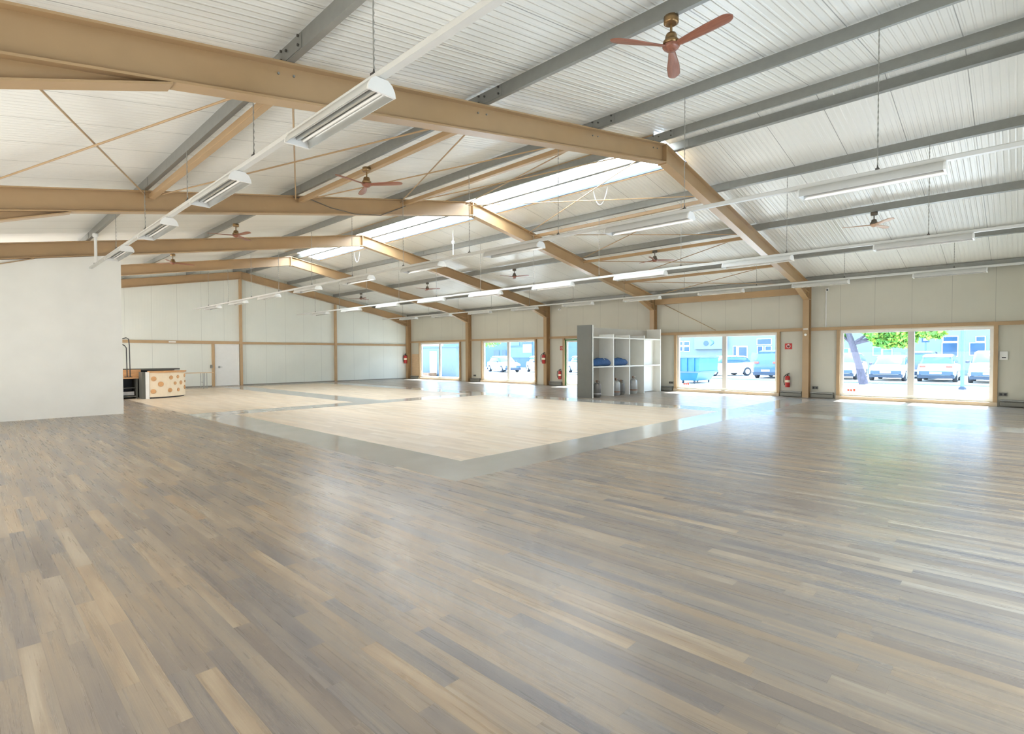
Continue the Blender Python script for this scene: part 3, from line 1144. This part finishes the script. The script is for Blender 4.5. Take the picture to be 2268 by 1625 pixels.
b = MB()
rings = []
for i in range(13):
    p, d_, nrm = arc_at(i / 12)
    q = p - nrm * 0.03
    rings.append([(p.x, p.y, 0.05), (p.x, p.y, 0.94), (q.x, q.y, 0.94), (q.x, q.y, 0.05)])
b.loft(rings)
fp = b.build('front_panel', m_cream, t)
DISC = [(0.07, 0.72, 0.085), (0.20, 0.52, 0.095), (0.06, 0.26, 0.085), (0.43, 0.75, 0.075), (0.40, 0.28, 0.08), (0.63, 0.77, 0.065), (0.54, 0.53, 0.062),
        (0.74, 0.54, 0.078), (0.64, 0.28, 0.066), (0.93, 0.80, 0.07), (0.955, 0.57, 0.045), (0.93, 0.35, 0.08)]
for s_, z, r in DISC:
    p, d_, nrm = arc_at(s_, 0.001)
    b = MB()
    rings = []
    for o_, rr in ((0.0, r), (0.014, r), (0.020, r * 0.86)):
        rings.append([(p.x + nrm.x * o_ + d_.x * rr * math.cos(a), p.y + nrm.y * o_ + d_.y * rr * math.cos(a), z + rr * math.sin(a)) for a in [2 * PI * k / 20 for k in range(20)]])
    b.loft(rings)
    b.build('wood_disc', m_pine, fp)
b = MB()
rings = []
for i in range(13):
    p, d_, nrm = arc_at(i / 12, 0.04)
    q = p - nrm * 0.42
    rings.append([(p.x, p.y, 0.94), (p.x, p.y, 1.00), (q.x, q.y, 1.00), (q.x, q.y, 0.94)])
b.loft(rings)
b.build('counter_top', m_pine, t)
b = MB()
b.box(4.70, 22.76, 0.0, 4.81, 22.84, 0.97)
b.build('end_post', m_white, t)
b = MB()
b.box(4.60, 22.80, 0.0, 4.70, 23.30, 0.97)
b.build('end_panel', m_dark, t)
b = MB()
rings = []
for i in range(13):
    p, d_, nrm = arc_at(i / 12, -0.05)
    q = p - nrm * 0.03
    rings.append([(p.x, p.y, 0.0), (p.x, p.y, 0.05), (q.x, q.y, 0.05), (q.x, q.y, 0.0)])
b.loft(rings)
b.build('plinth', m_black, t)

t = thing('back_counter', 'dark open bar cabinet with wooden worktop, between the partition and the cream counter', 'counter', (3.6, 23.5, 0))
b = MB()
b.box(2.4, 23.62, 1.02, 6.0, 24.1, 1.08)
b.build('bar_top', m_dark, t)
b = MB()
b.box(2.4, 23.58, 0.78, 4.72, 23.62, 1.05)
b.build('wood_face', m_pine, t)
b = MB()
b.box(2.4, 23.22, 0.73, 4.58, 23.58, 0.78)
b.build('worktop', m_pine, t)
b = MB()
b.box(2.4, 23.96, 0.0, 5.9, 24.0, 1.02)
b.build('back_panel', m_black, t)
for x in (2.42, 3.98, 4.52):
    b = MB()
    b.box(x, 23.26, 0.0, x + 0.04, 23.96, 0.73)
    b.build('upright', m_dark, t)
for q in ((2.46, 23.30, 0.06, 4.52, 23.94, 0.10), (4.02, 23.34, 0.38, 4.52, 23.94, 0.41)):
    b = MB()
    b.box(*q)
    b.build('lower_shelf', m_dark, t)
b = MB()
b.box(4.10, 23.40, 0.12, 4.48, 23.80, 0.26)
tag(b.build('storage_box', m_gas, bevel=0.01), 'grey box on the lower shelf of the dark bar cabinet', 'box')

t = thing('bent_tube_stand', 'tall black stand of bent tubes rising from the bar worktop beside the partition', 'stand', (4.30, 23.4, 0.78))
b = MB()
b.tube([(4.36, 23.40, 0.78), (4.35, 23.40, 1.95), (4.33, 23.40, 2.17), (4.26, 23.40, 2.215), (4.05, 23.42, 2.15), (3.92, 23.42, 2.08)], 0.017, 8)
b.build('tube', m_black, t)
b = MB()
b.tube([(4.28, 23.46, 0.78), (4.27, 23.46, 1.85), (4.22, 23.46, 1.93), (4.00, 23.46, 2.06), (3.90, 23.46, 2.10)], 0.017, 8)
b.build('tube', m_black, t)
b = MB()
b.box(4.20, 23.36, 0.78, 4.42, 23.50, 0.80)
b.build('foot_plate', m_black, t)

t = thing('folding_table', 'narrow folding table with wooden top and thin metal legs near the white door', 'table', (7.4, 28.1, 0))
b = MB()
b.box(6.30, 27.85, 0.735, 8.50, 28.35, 0.765)
b.build('tabletop', m_ply, t, bevel=0.005)
for x in (6.75, 8.05):
    for y in (27.92, 28.28):
        b = MB()
        b.tube([(x, y, 0.735), (x, y, 0.0)], 0.014, 8)
        b.tube([(x + 0.16, y, 0.735), (x + 0.16, y, 0.0)], 0.014, 8)
        b.build('leg', m_galv, t)
    b = MB()
    b.tube([(x, 27.92, 0.30), (x, 28.28, 0.30)], 0.010, 8)
    b.tube([(x, 27.92, 0.02), (x, 28.28, 0.02)], 0.012, 8)
    b.build('cross_bar', m_galv, t)

# ------------------------------------------------------------------ fire equipment, signs, boxes on the right wall
def extinguisher(x, y, z, h, label):
    t = thing('fire_extinguisher', label, 'fire extinguisher', (x, y, z), group='red fire extinguishers')
    r = h * 0.155
    b = MB()
    b.lathe([(r * 0.9, 0), (r, 0.02), (r, h * 0.68), (r * 0.85, h * 0.76), (r * 0.4, h * 0.80)], (x, y, z), 16)
    b.build('cylinder_body', m_red, t)
    b = MB()
    b.lathe([(r * 1.01, h * 0.34), (r * 1.01, h * 0.50)], (x, y, z), 16)
    b.build('paper_label', m_cream, t)
    b = MB()
    b.lathe([(r * 0.35, h * 0.79), (r * 0.35, h * 0.86), (r * 0.2, h * 0.88)], (x, y, z), 12)
    b.bar((x, y - r * 0.9, z + h * 0.92), (x, y + r * 0.7, z + h * 0.90), 0.03, 0.02)
    b.bar((x, y - r * 0.9, z + h * 0.99), (x, y + r * 0.5, z + h * 0.90), 0.03, 0.015)
    b.build('valve', m_black, t)
    b = MB()
    pts = [(x - r * 0.3, y + r * 0.5, z + h * 0.86), (x - r * 0.8, y + r * 1.25, z + h * 0.74), (x - r * 0.9, y + r * 1.3, z + h * 0.4), (x - r * 0.8, y + r * 1.0, z + h * 0.15)]
    b.tube(pts, 0.014, 8)
    b.build('hose', m_black, t)
    b = MB()
    b.box(x + r, y - 0.03, z + h * 0.3, x + r + 0.02, y + 0.03, z + h * 0.8)
    b.build('bracket', m_bolt, t)


extinguisher(XC0 - 0.11, FY[2], 1.10, 0.58, 'red fire extinguisher hung on the ochre column left of the glass door')
extinguisher(XC0 - 0.13, FY[4] - 0.02, 1.02, 0.66, 'red fire extinguisher hung on the farthest ochre column')
extinguisher(XR - 0.12, 16.68, 0.32, 0.52, 'red fire extinguisher low on the wall beside the glass door')
extinguisher(XR - 0.12, 6.12, 0.34, 0.52, 'red fire extinguisher low on the wall under the red sign, beside the nearest column')


def ring_pts(cy, cz, r, x, a0, a1, n=16):
    return [(x, cy + r * math.cos(a0 + (a1 - a0) * i / n), cz + r * math.sin(a0 + (a1 - a0) * i / n)) for i in range(n + 1)]


t = thing('fire_sign', 'square red fire sign with white ring symbol, near the closest column', 'sign', (XR, 6.13, 1.82))
b = MB()
b.box(XR - 0.012, 6.01, 1.72, XR, 6.25, 1.93)
b.build('plate', m_signred, t)
b = MB()
b.tube(ring_pts(6.13, 1.825, 0.062, XR - 0.014, PI * 0.62, PI * 2.38), 0.010, 6)
b.box(XR - 0.016, 6.115, 1.85, XR - 0.012, 6.145, 1.91)
b.build('symbol', m_white, t)
b = MB()
b.lathe([(0.03, 0), (0.03, -0.006)], (XR - 0.012, 6.13, 1.825), 14, axis='x')
b.build('symbol_dot', m_black, t)
t = thing('fire_sign', 'small red fire sign beside the top of the glass door', 'sign', (XR, 16.6, 1.9))
b = MB()
b.box(XR - 0.012, 16.54, 1.78, XR, 16.74, 1.98)
b.build('plate', m_signred, t)
b = MB()
b.tube(ring_pts(16.64, 1.88, 0.05, XR - 0.014, 0, 2 * PI), 0.008, 6)
b.build('symbol', m_white, t)

t = thing('control_box', 'white wall control box with dark slot, right of the nearest window', 'control box', (XR, 0.36, 1.35))
b = MB()
b.box(XR - 0.05, 0.27, 1.35, XR, 0.45, 1.60)
b.build('housing', m_white, t, bevel=0.008)
b = MB()
b.box(XR - 0.056, 0.31, 1.40, XR - 0.05, 0.40, 1.43)
b.build('slot', m_black, t)


def socket(y, z, label):
    t = thing('wall_socket', label, 'socket', (XR, y, z), group='grey wall sockets')
    b = MB()
    b.box(XR - 0.045, y - 0.09, z, XR, y + 0.09, z + 0.10)
    b.build('housing', m_sock, t, bevel=0.006)
    for dy in (-0.045, 0.045):
        b = MB()
        b.lathe([(0.03, 0), (0.03, -0.008)], (XR - 0.045, y + dy, z + 0.05), 12, axis='x')
        b.build('outlet', m_black, t)


socket(0.36, 0.30, 'grey double socket at the foot of the wall right of the nearest window')
socket(5.24, 0.30, 'grey double socket at the foot of the wall right of the closest column')
socket(10.72, 0.30, 'grey double socket at the foot of the wall behind the shelving end')
socket(23.1, 0.30, 'grey double socket at the foot of the wall right of the second farthest column')

DU = [(YF, 0.42, 'right of the nearest window'), (4.66, 5.36, 'between the nearest window and the closest column'), (5.64, 6.36, 'under the lower right extinguisher'),
      (10.62, 11.34, 'between the shelving and the window with the skip view'), (16.56, 17.35, 'under the extinguisher beside the glass door'),
      (22.56, 23.36, 'between the second farthest column and its window'), (28.5, 29.3, 'in the far corner by the last column')]
for y0, y1, lab in DU:
    t = thing('wall_duct', 'grey wall duct ' + lab, 'duct', (XR, (y0 + y1) / 2, 0), group='grey ducts at the foot of the wall')
    b = MB()
    b.box(XR - 0.16, y0, 0.02, XR, y1, 0.14)
    b.build('casing', m_trunk_duct, t, bevel=0.008)
    b = MB()
    b.box(XR - 0.20, y0, 0.17, XR - 0.02, y1, 0.20)
    b.box(XR - 0.10, y0 + 0.04, 0.14, XR - 0.06, y0 + 0.08, 0.17)
    b.box(XR - 0.10, y1 - 0.08, 0.14, XR - 0.06, y1 - 0.04, 0.17)
    b.build('top_ledge', m_galv, t)

t = thing('security_camera', 'white security camera above a wall conduit, right of the closest column', 'camera', (XR, 4.9, 3.75))
b = MB()
b.box(XR - 0.05, 4.85, 3.72, XR, 4.95, 3.84)
b.build('mount', m_white, t, bevel=0.006)
b = MB()
b.tube([(XR - 0.05, 4.9, 3.78), (XR - 0.18, 4.86, 3.75)], 0.04, 12)
b.build('camera_body', m_white, t)
b = MB()
b.tube([(XR - 0.18, 4.86, 3.75), (XR - 0.19, 4.857, 3.748)], 0.03, 12)
b.build('lens', m_black, t)
b = MB()
b.tube([(XR - 0.015, 4.93, 2.47), (XR - 0.015, 4.93, 3.72)], 0.022, 8)
tag(b.build('cable_conduit', m_white), 'thin white conduit running down the upper wall from the security camera', 'conduit')
t = thing('security_camera', 'small white security camera high on the wall above the glass door', 'camera', (XR, 16.74, 3.78))
b = MB()
b.box(XR - 0.04, 16.69, 3.78, XR, 16.79, 3.88)
b.build('mount', m_white, t)
b = MB()
b.tube([(XR - 0.04, 16.74, 3.82), (XR - 0.16, 16.72, 3.80)], 0.035, 10)
b.build('camera_body', m_white, t)
b = MB()
b.box(XC0 - 0.014, FY[0] - 0.075, 2.40, XC0 - 0.002, FY[0] + 0.075, 2.44)
tag(b.build('cable_clip', m_white), 'white clip strip on the closest ochre column at rail height', 'clip')
t = thing('motion_detector', 'small white motion detector on the closest ochre column', 'detector', (XC0, FY[0], 2.2))
b = MB()
b.lathe([(0.04, 0), (0.045, -0.03), (0.025, -0.05)], (XC0 - 0.002, FY[0], 2.22), 12, axis='x')
b.build('housing', m_white, t)
b = MB()
b.box(XR - 0.035, 28.52, 0.14, XR - 0.004, 29.30, 1.62)
tag(b.build('plywood_panel', m_ply), 'plywood panel on the wall between the farthest window and the far column', 'panel')
b = MB()
b.box(8.86, YB - 0.14, 0.93, 8.94, YB - 0.05, 1.10)
tag(b.build('switch_box', m_sock), 'small grey switch box on the post left of the white door', 'switch box')
b = MB()
b.box(7.05, YB - 0.125, 2.20, 7.35, YB - 0.10, 2.26)
tag(b.build('name_plate', m_white), 'small white plate on the rail of the end wall above the counter', 'plate')


def sticker(y, z, lab):
    t = thing('window_sticker', lab, 'sticker', (XR + 0.045, y, z), group='red window stickers')
    for k in range(3):
        b = MB()
        y1 = y - k * 0.085
        b.box(XR + 0.041, y1 - 0.07, z, XR + 0.045, y1, z + (0.075 if k < 2 else 0.095))
        b.build('printed_square', m_sticker, t)


sticker(4.28, 0.27, 'red three-part sticker at the lower left of the nearest window')
sticker(10.20, 0.27, 'red three-part sticker at the lower left of the window with the skip view')

# ------------------------------------------------------------------ outside
b = MB()
b.add([(XR + 0.12, -60, -0.03), (120, -60, -0.03), (120, 120, -0.03), (XR + 0.12, 120, -0.03)], [(0, 1, 2, 3)])
b.box(XR + 0.12, -60, -0.4, 120, 120, -0.05)
struct(b.build('ground_outside', m_asphalt), 'sunlit paving of the car park outside')
b = MB()
b.box(33.4, -8, -0.03, 33.5, 26, 0.05)
tag(b.build('kerb_stone', m_facade), 'low kerb across the car park in front of the parked cars', 'kerb')

FX = 50.0
t = thing('office_building', 'pale rendered building across the car park, seen through the two nearest windows', 'building', (FX + 4, 10, 0))
b = MB()
b.box(FX, -20, 0, FX + 8, 30, 7.5)
b.build('facade', m_facade, t)
for y0, y1, z0, z1, dk in [(3.33, 4.15, 1.37, 2.30, 0), (1.84, 2.62, 1.45, 2.27, 0), (3.32, 4.11, 2.44, 2.76, 0), (1.85, 2.29, 2.41, 2.71, 0),
                           (7.89, 8.40, 1.45, 2.05, 1), (7.22, 7.77, 1.44, 1.87, 1), (10.11, 10.53, 1.55, 1.97, 1), (9.52, 9.96, 1.55, 1.95, 1),
                           (24.34, 24.70, 2.48, 2.80, 0), (23.63, 24.15, 2.46, 2.79, 0), (24.34, 24.70, 1.90, 2.30, 0), (23.63, 24.15, 1.86, 2.29, 0),
                           (19.05, 19.31, 0.45, 2.27, 0), (16.02, 17.18, 2.43, 2.89, 0), (16.74, 17.14, 1.67, 2.24, 0), (16.02, 16.48, 1.67, 2.23, 0)]:
    b = MB()
    b.box(FX - 0.06, y0 - 0.05, z0 - 0.05, FX + 0.01, y1 + 0.05, z1 + 0.05)
    wfr = b.build('window', m_pvc, t)
    b = MB()
    b.box(FX - 0.075, y0, z0, FX - 0.055, y1, z1)
    b.build('pane', m_pane_l if dk else m_pane, wfr)
b = MB()
b.box(FX - 0.08, 18.02, 0.1, FX + 0.01, 18.92, 2.30)
dr = b.build('entrance_door', m_pvc, t)
b = MB()
b.box(FX - 0.10, 18.10, 1.30, FX - 0.075, 18.80, 2.20)
b.box(FX - 0.10, 18.10, 0.45, FX - 0.075, 18.52, 1.22)
b.build('pane', m_pane, dr)
b = MB()
b.box(FX - 0.35, 19.9, 2.05, FX - 0.01, 23.0, 3.3)
sg = b.build('sign_board', m_facade, t)
b = MB()
b.lathe([(0.24, 0), (0.24, -0.03)], (FX - 0.36, 21.8, 2.6), 20, axis='x')
b.build('round_mark', m_pane, sg)
b = MB()
pts = [(FX - 0.37, 21.18 - 0.28 * math.sin(PI * i / 8) + 0.2, 2.95 - 0.58 * i / 8) for i in range(9)]
b.tube(pts, [0.02 + 0.06 * math.sin(PI * i / 8) for i in range(9)], 8)
b.build('curved_mark', m_pane_l, sg)

t = thing('glazed_building', 'blue glazed building beyond the cars, seen through the window left of the glass door', 'building', (FX + 4, 47, 0))
b = MB()
b.box(FX, 30.5, 0, FX + 8, 62, 6.5)
b.build('facade', m_facade_b, t)
for y0, y1, z0, z1, mm in [(44.3, 48.2, 1.2, 2.5, m_pane_l), (44.3, 46.0, 2.84, 3.3, m_pane), (48.9, 49.6, 1.1, 2.2, m_pane), (50.2, 51.2, 1.1, 2.2, m_pane), (46.5, 48.4, 2.75, 3.3, m_pane_l),
                           (36.2, 37.0, 1.6, 2.4, m_pane), (34.6, 35.4, 2.5, 3.1, m_pane_l)]:
    b = MB()
    b.box(FX - 0.05, y0, z0, FX + 0.01, y1, z1)
    b.build('window', mm, t)
b = MB()
b.box(FX - 0.12, 44.4, 1.85, FX - 0.02, 45.8, 2.9)
b.build('white_board', m_pvc, t)

t = thing('site_container', 'blue container with a white door, seen through the farthest window', 'container', (27, 32, 0))
b = MB()
b.box(25.0, 29.5, -0.03, 27.0, 38.0, 2.12)
b.build('shell', m_cont, t)
b = MB()
b.box(24.9, 29.4, 2.12, 27.1, 38.1, 2.24)
b.build('roof_edge', m_facade_b, t)
b = MB()
b.box(24.95, 31.75, 0.1, 25.0, 32.55, 1.85)
b.build('door', m_pvc, t)
b = MB()
b.box(24.1, 31.6, -0.03, 24.85, 33.0, 0.22)
tag(b.build('pallet', m_rust), 'low pinkish pallet in front of the blue container', 'pallet')


def car(name, label, loc, heading, paint, kind, rear=False, tall=1.0):
    """car with its nose along local -X"""
    t = thing(name, label, 'car', loc, heading, group='parked cars outside')
    L, W = 4.2, 0.88
    H = 1.46 * tall
    belt = 0.92 * tall
    b = MB()
    st = [(-2.10, 0.62, 0.30, 0.62), (-2.02, 0.78, 0.24, 0.74), (-1.7, 0.86, 0.22, 0.82), (-1.0, W, 0.2, belt), (0.6, W, 0.2, belt + 0.03), (1.6, 0.86, 0.22, belt + 0.04), (2.0, 0.80, 0.28, belt), (2.10, 0.68, 0.36, 0.80)]
    rings = []
    for x, w, z0, z1 in st:
        rings.append([(x, -w * 0.92, z0), (x, w * 0.92, z0), (x, w, z0 + 0.18), (x, w, (z0 + z1) / 2 + 0.1), (x, w * 0.93, z1), (x, w * 0.5, z1 + 0.03), (x, -w * 0.5, z1 + 0.03), (x, -w * 0.93, z1), (x, -w, (z0 + z1) / 2 + 0.1), (x, -w, z0 + 0.18)])
    b.loft(rings, smooth=True)
    body = b.build('body', paint, t, world=False)
    rear_x = 2.0 if kind == 'suv' else 1.75
    b = MB()
    cab = [(-1.05, 0.74, belt, 0.02), (-0.45, 0.70, H - 0.10, 0.0), (-0.2, 0.66, H - 0.03, 0), (0.5, 0.66, H, 0), (1.2, 0.64, H - 0.03, 0), (rear_x - 0.25, 0.62, H - 0.12, 0), (rear_x, 0.70, belt + 0.02, 0)]
    rings = []
    for x, w, z, _ in cab:
        rings.append([(x, -0.80, belt - 0.02), (x, 0.80, belt - 0.02), (x, w, max(belt, z - 0.06)), (x, w * 0.8, max(belt + 0.01, z)), (x, -w * 0.8, max(belt + 0.01, z)), (x, -w, max(belt, z - 0.06))])
    b.loft(rings, smooth=True)
    b.build('windows', m_carglass, t, world=False)
    b = MB()
    rings = []
    for x, w, z in [(-0.42, 0.70, H - 0.085), (-0.2, 0.68, H - 0.015), (0.5, 0.68, H + 0.015), (1.2, 0.66, H - 0.015), (rear_x - 0.22, 0.64, H - 0.10)]:
        rings.append([(x, -w, z - 0.05), (x, w, z - 0.05), (x, w * 0.85, z + 0.012), (x, -w * 0.85, z + 0.012)])
    b.loft(rings, smooth=False)
    b.build('roof', paint, t, world=False)
    for sx in (-1.35, 1.32):
        for sy in (-1, 1):
            b = MB()
            b.lathe([(0.20, 0.0), (0.31, 0.0), (0.325, 0.05), (0.31, 0.2), (0.2, 0.2)], (sx, sy * 0.68 - (0.0 if sy > 0 else 0.2) , 0.315), 18, axis='y')
            wh = b.build('wheel', m_tyre, t, world=False)
            b = MB()
            yy = sy * 0.885
            b.lathe([(0.19, -0.012), (0.19, 0.012)], (sx, yy, 0.315), 14, axis='y')
            b.build('rim', m_rim, wh, world=False)
    for s_, nm, mm, zz in ((-1, 'headlight', m_lamp_w, 0.68), (1, 'tail_light', m_lamp_r, 0.82 * tall)):
        for sy in (-1, 1):
            b = MB()
            b.box(s_ * 2.07 - 0.05, sy * 0.58 - 0.14, zz - 0.06, s_ * 2.07 + 0.05, sy * 0.58 + 0.14, zz + 0.06)
            b.build(nm, mm, t, world=False, bevel=0.02)
    for s_ in (-1, 1):
        b = MB()
        b.box(s_ * 2.06 - 0.07, -0.74, 0.40, s_ * 2.06 + 0.07, 0.74, 0.60)
        b.build('bumper', m_bump, t, world=False, bevel=0.03)
        b = MB()
        b.box(s_ * 2.04 - 0.07, -0.80, 0.20, s_ * 2.04 + 0.07, 0.80, 0.40)
        b.build('lower_grille', m_under, t, world=False, bevel=0.03)
        b = MB()
        b.box(s_ * 2.14 - 0.012, -0.26, 0.46, s_ * 2.14 + 0.012, 0.26, 0.57)
        b.build('number_plate', m_pvc, t, world=False)
    for sy in (-1, 1):
        b = MB()
        b.ellipsoid((-0.75, sy * 0.95, belt + 0.05), 0.07, 0.10, 0.07, 8, 6)
        b.build('wing_mirror', m_under, t, world=False)
    return t


car('car', 'white car seen front-on, right of the tree trunk', (38.9, 5.60, -0.03), 0, m_car_w, 'hatch')
car('car', 'pale car seen from behind, right half of the nearest window', (39.3, 3.38, -0.03), PI, m_car_b, 'hatch', tall=1.04)
car('car', 'white car cut by the right edge of the nearest window', (38.9, 1.15, -0.03), 0, m_car_w, 'suv', tall=1.16)
car('car', 'white car left of the tree trunk, cut by the left edge of the nearest window', (39.3, 8.05, -0.03), 0, m_car_w, 'suv', tall=1.1)
car('car', 'dark slate car partly hidden behind the pale car', (43.8, 4.62, -0.03), PI, m_car_g, 'suv', tall=1.18)
car('car', 'white car behind the turquoise skip', (39.4, 15.9, -0.03), math.radians(-35), m_car_w, 'hatch')
car('car', 'dark blue car seen from behind at the right of the window with the skip view', (38.2, 11.9, -0.03), PI, m_car_d, 'suv', tall=1.25)
car('car', 'bluish car in the left half of the window left of the glass door', (35.6, 35.2, -0.03), math.radians(70), m_car_b, 'hatch')
car('car', 'white car in the right half of the window left of the glass door', (37.2, 31.9, -0.03), math.radians(60), m_car_w, 'hatch')
car('car', 'pale car partly seen through the glass door', (38.0, 27.6, -0.03), math.radians(60), m_car_b, 'hatch')

# skip
t = thing('waste_skip', 'turquoise waste skip with ribs, outside the window right of the shelving', 'skip', (28.6, 12.9, 0))
b = MB()
y0, y1 = 12.30, 13.75
rings = []
for z, g, xx in ((0.12, 0.30, 0.25), (0.55, 0.10, 0.08), (0.60, 0.02, 0.0), (1.38, -0.02, 0.0)):
    rings.append([(27.2 + xx, y0 + g, z), (29.6 - xx, y0 + g, z), (29.6 - xx, y1 - g, z), (27.2 + xx, y1 - g, z)])
b.loft(rings)
b.build('tub', m_bin, t)
b = MB()
b.box(27.16, y0 - 0.03, 0.55, 29.64, y1 + 0.03, 0.63)
b.box(27.14, y0 - 0.05, 1.34, 29.66, y1 + 0.05, 1.44)
b.build('rim', m_facade_b, t)
for yy in (12.55, 12.95, 13.35):
    b = MB()
    b.box(27.12, yy, 0.63, 27.19, yy + 0.09, 1.34)
    b.build('rib', m_bin_d, t)
for xx in (27.5, 29.3):
    for yy in (y0 + 0.4, y1 - 0.4):
        b = MB()
        b.lathe([(0.09, -0.03), (0.09, 0.03)], (xx, yy, 0.06), 10, axis='y')
        b.build('castor', m_under, t)


def tree(label, base, lean, trunk_h, r, crowns, nleaf, seed):
    rnd = random.Random(seed)
    t = thing('tree', label, 'tree', base)
    bx, by, bz = base
    tp = [(bx, by, bz), (bx + lean[0] * 0.2, by + lean[1] * 0.25, bz + trunk_h * 0.3), (bx + lean[0] * 0.6, by + lean[1] * 0.6, bz + trunk_h * 0.65), (bx + lean[0], by + lean[1], bz + trunk_h)]
    b = MB()
    b.tube(tp, [r * 1.35, r, r * 0.9, r * 0.7], 12)
    b.build('trunk', m_bark, t)
    top = Vector(tp[-1])
    j = Vector(tp[2])
    for c in crowns[:4]:
        b = MB()
        cc = Vector(c[:3])
        b.tube([j, j.lerp(cc, 0.5) + Vector((0, 0, 0.12)), cc], [r * 0.5, r * 0.32, r * 0.12], 8)
        b.build('branch', m_bark, t)
    for mm, share in ((m_leaf, 0.65), (m_leaf2, 0.35)):
        b = MB()
        for i in range(int(nleaf * share)):
            c = crowns[rnd.randrange(len(crowns))]
            while True:
                p = Vector((rnd.uniform(-1, 1), rnd.uniform(-1, 1), rnd.uniform(-1, 1)))
                if p.length < 1:
                    break
            p = Vector((c[0] + p.x * c[3], c[1] + p.y * c[3], c[2] + p.z * c[4]))
            u = Vector((rnd.gauss(0, 1), rnd.gauss(0, 1), rnd.gauss(0, 1))).normalized()
            v = u.cross(Vector((rnd.gauss(0, 1), rnd.gauss(0, 1), rnd.gauss(0, 1)))).normalized()
            s_ = rnd.uniform(0.09, 0.17)
            b.add([p - u * s_, p + v * s_ * 0.5, p + u * s_, p - v * s_ * 0.5], [(0, 1, 2, 3)])
        o = b.build('foliage', mm, t)
        o['kind'] = 'stuff'


tree('leaning tree with green foliage outside the nearest window', (32.15, 5.80, -0.03), (0.1, 0.9, 0), 3.2, 0.17,
     [(32.3, 4.9, 2.40, 0.75, 0.6), (32.2, 4.2, 2.35, 0.6, 0.5), (32.2, 5.2, 2.7, 0.7, 0.5), (32.5, 7.2, 2.6, 0.6, 0.55), (32.0, 6.6, 4.0, 2.4, 1.0), (32.6, 4.4, 3.5, 1.5, 0.7), (32.3, 3.1, 2.62, 0.6, 0.38)], 6500, 3)
tree('green tree behind the cars, seen in the window left of the glass door', (41.0, 44.0, -0.03), (0.0, 0.2, 0), 2.6, 0.15,
     [(41.0, 44.0, 3.6, 2.6, 1.2), (40.6, 42.4, 3.2, 1.5, 0.8), (41.3, 46.0, 3.4, 1.8, 1.0), (41, 44.5, 5.0, 2.5, 1.3)], 2600, 5)

b = MB()
b.tube([(30.3, 1.83, -0.03), (30.3, 1.83, 6.5)], 0.075, 10)
t = thing('lamp_post', 'pale post on the paving before the car park, right half of the nearest window', 'post', (30.3, 1.83, 0))
b.build('post', m_pane_l, t)
b = MB()
b.lathe([(0.14, -0.03), (0.14, 0.04), (0.085, 0.10)], (30.3, 1.83, 0), 12)
b.build('foot', m_under, t)
t = thing('parking_sign', 'small blue parking sign on a thin post behind the pale car', 'sign', (47.6, 4.9, 0))
b = MB()
b.tube([(47.6, 4.9, -0.03), (47.6, 4.9, 4.5)], 0.045, 8)
b.build('post', m_pane_l, t)
b = MB()
b.box(47.50, 4.68, 2.35, 47.55, 5.12, 2.72)
b.build('sign_plate', m_pane, t, bevel=0.015)
b = MB()
b.box(47.485, 4.78, 2.45, 47.50, 5.02, 2.62)
b.build('symbol', m_pvc, t)
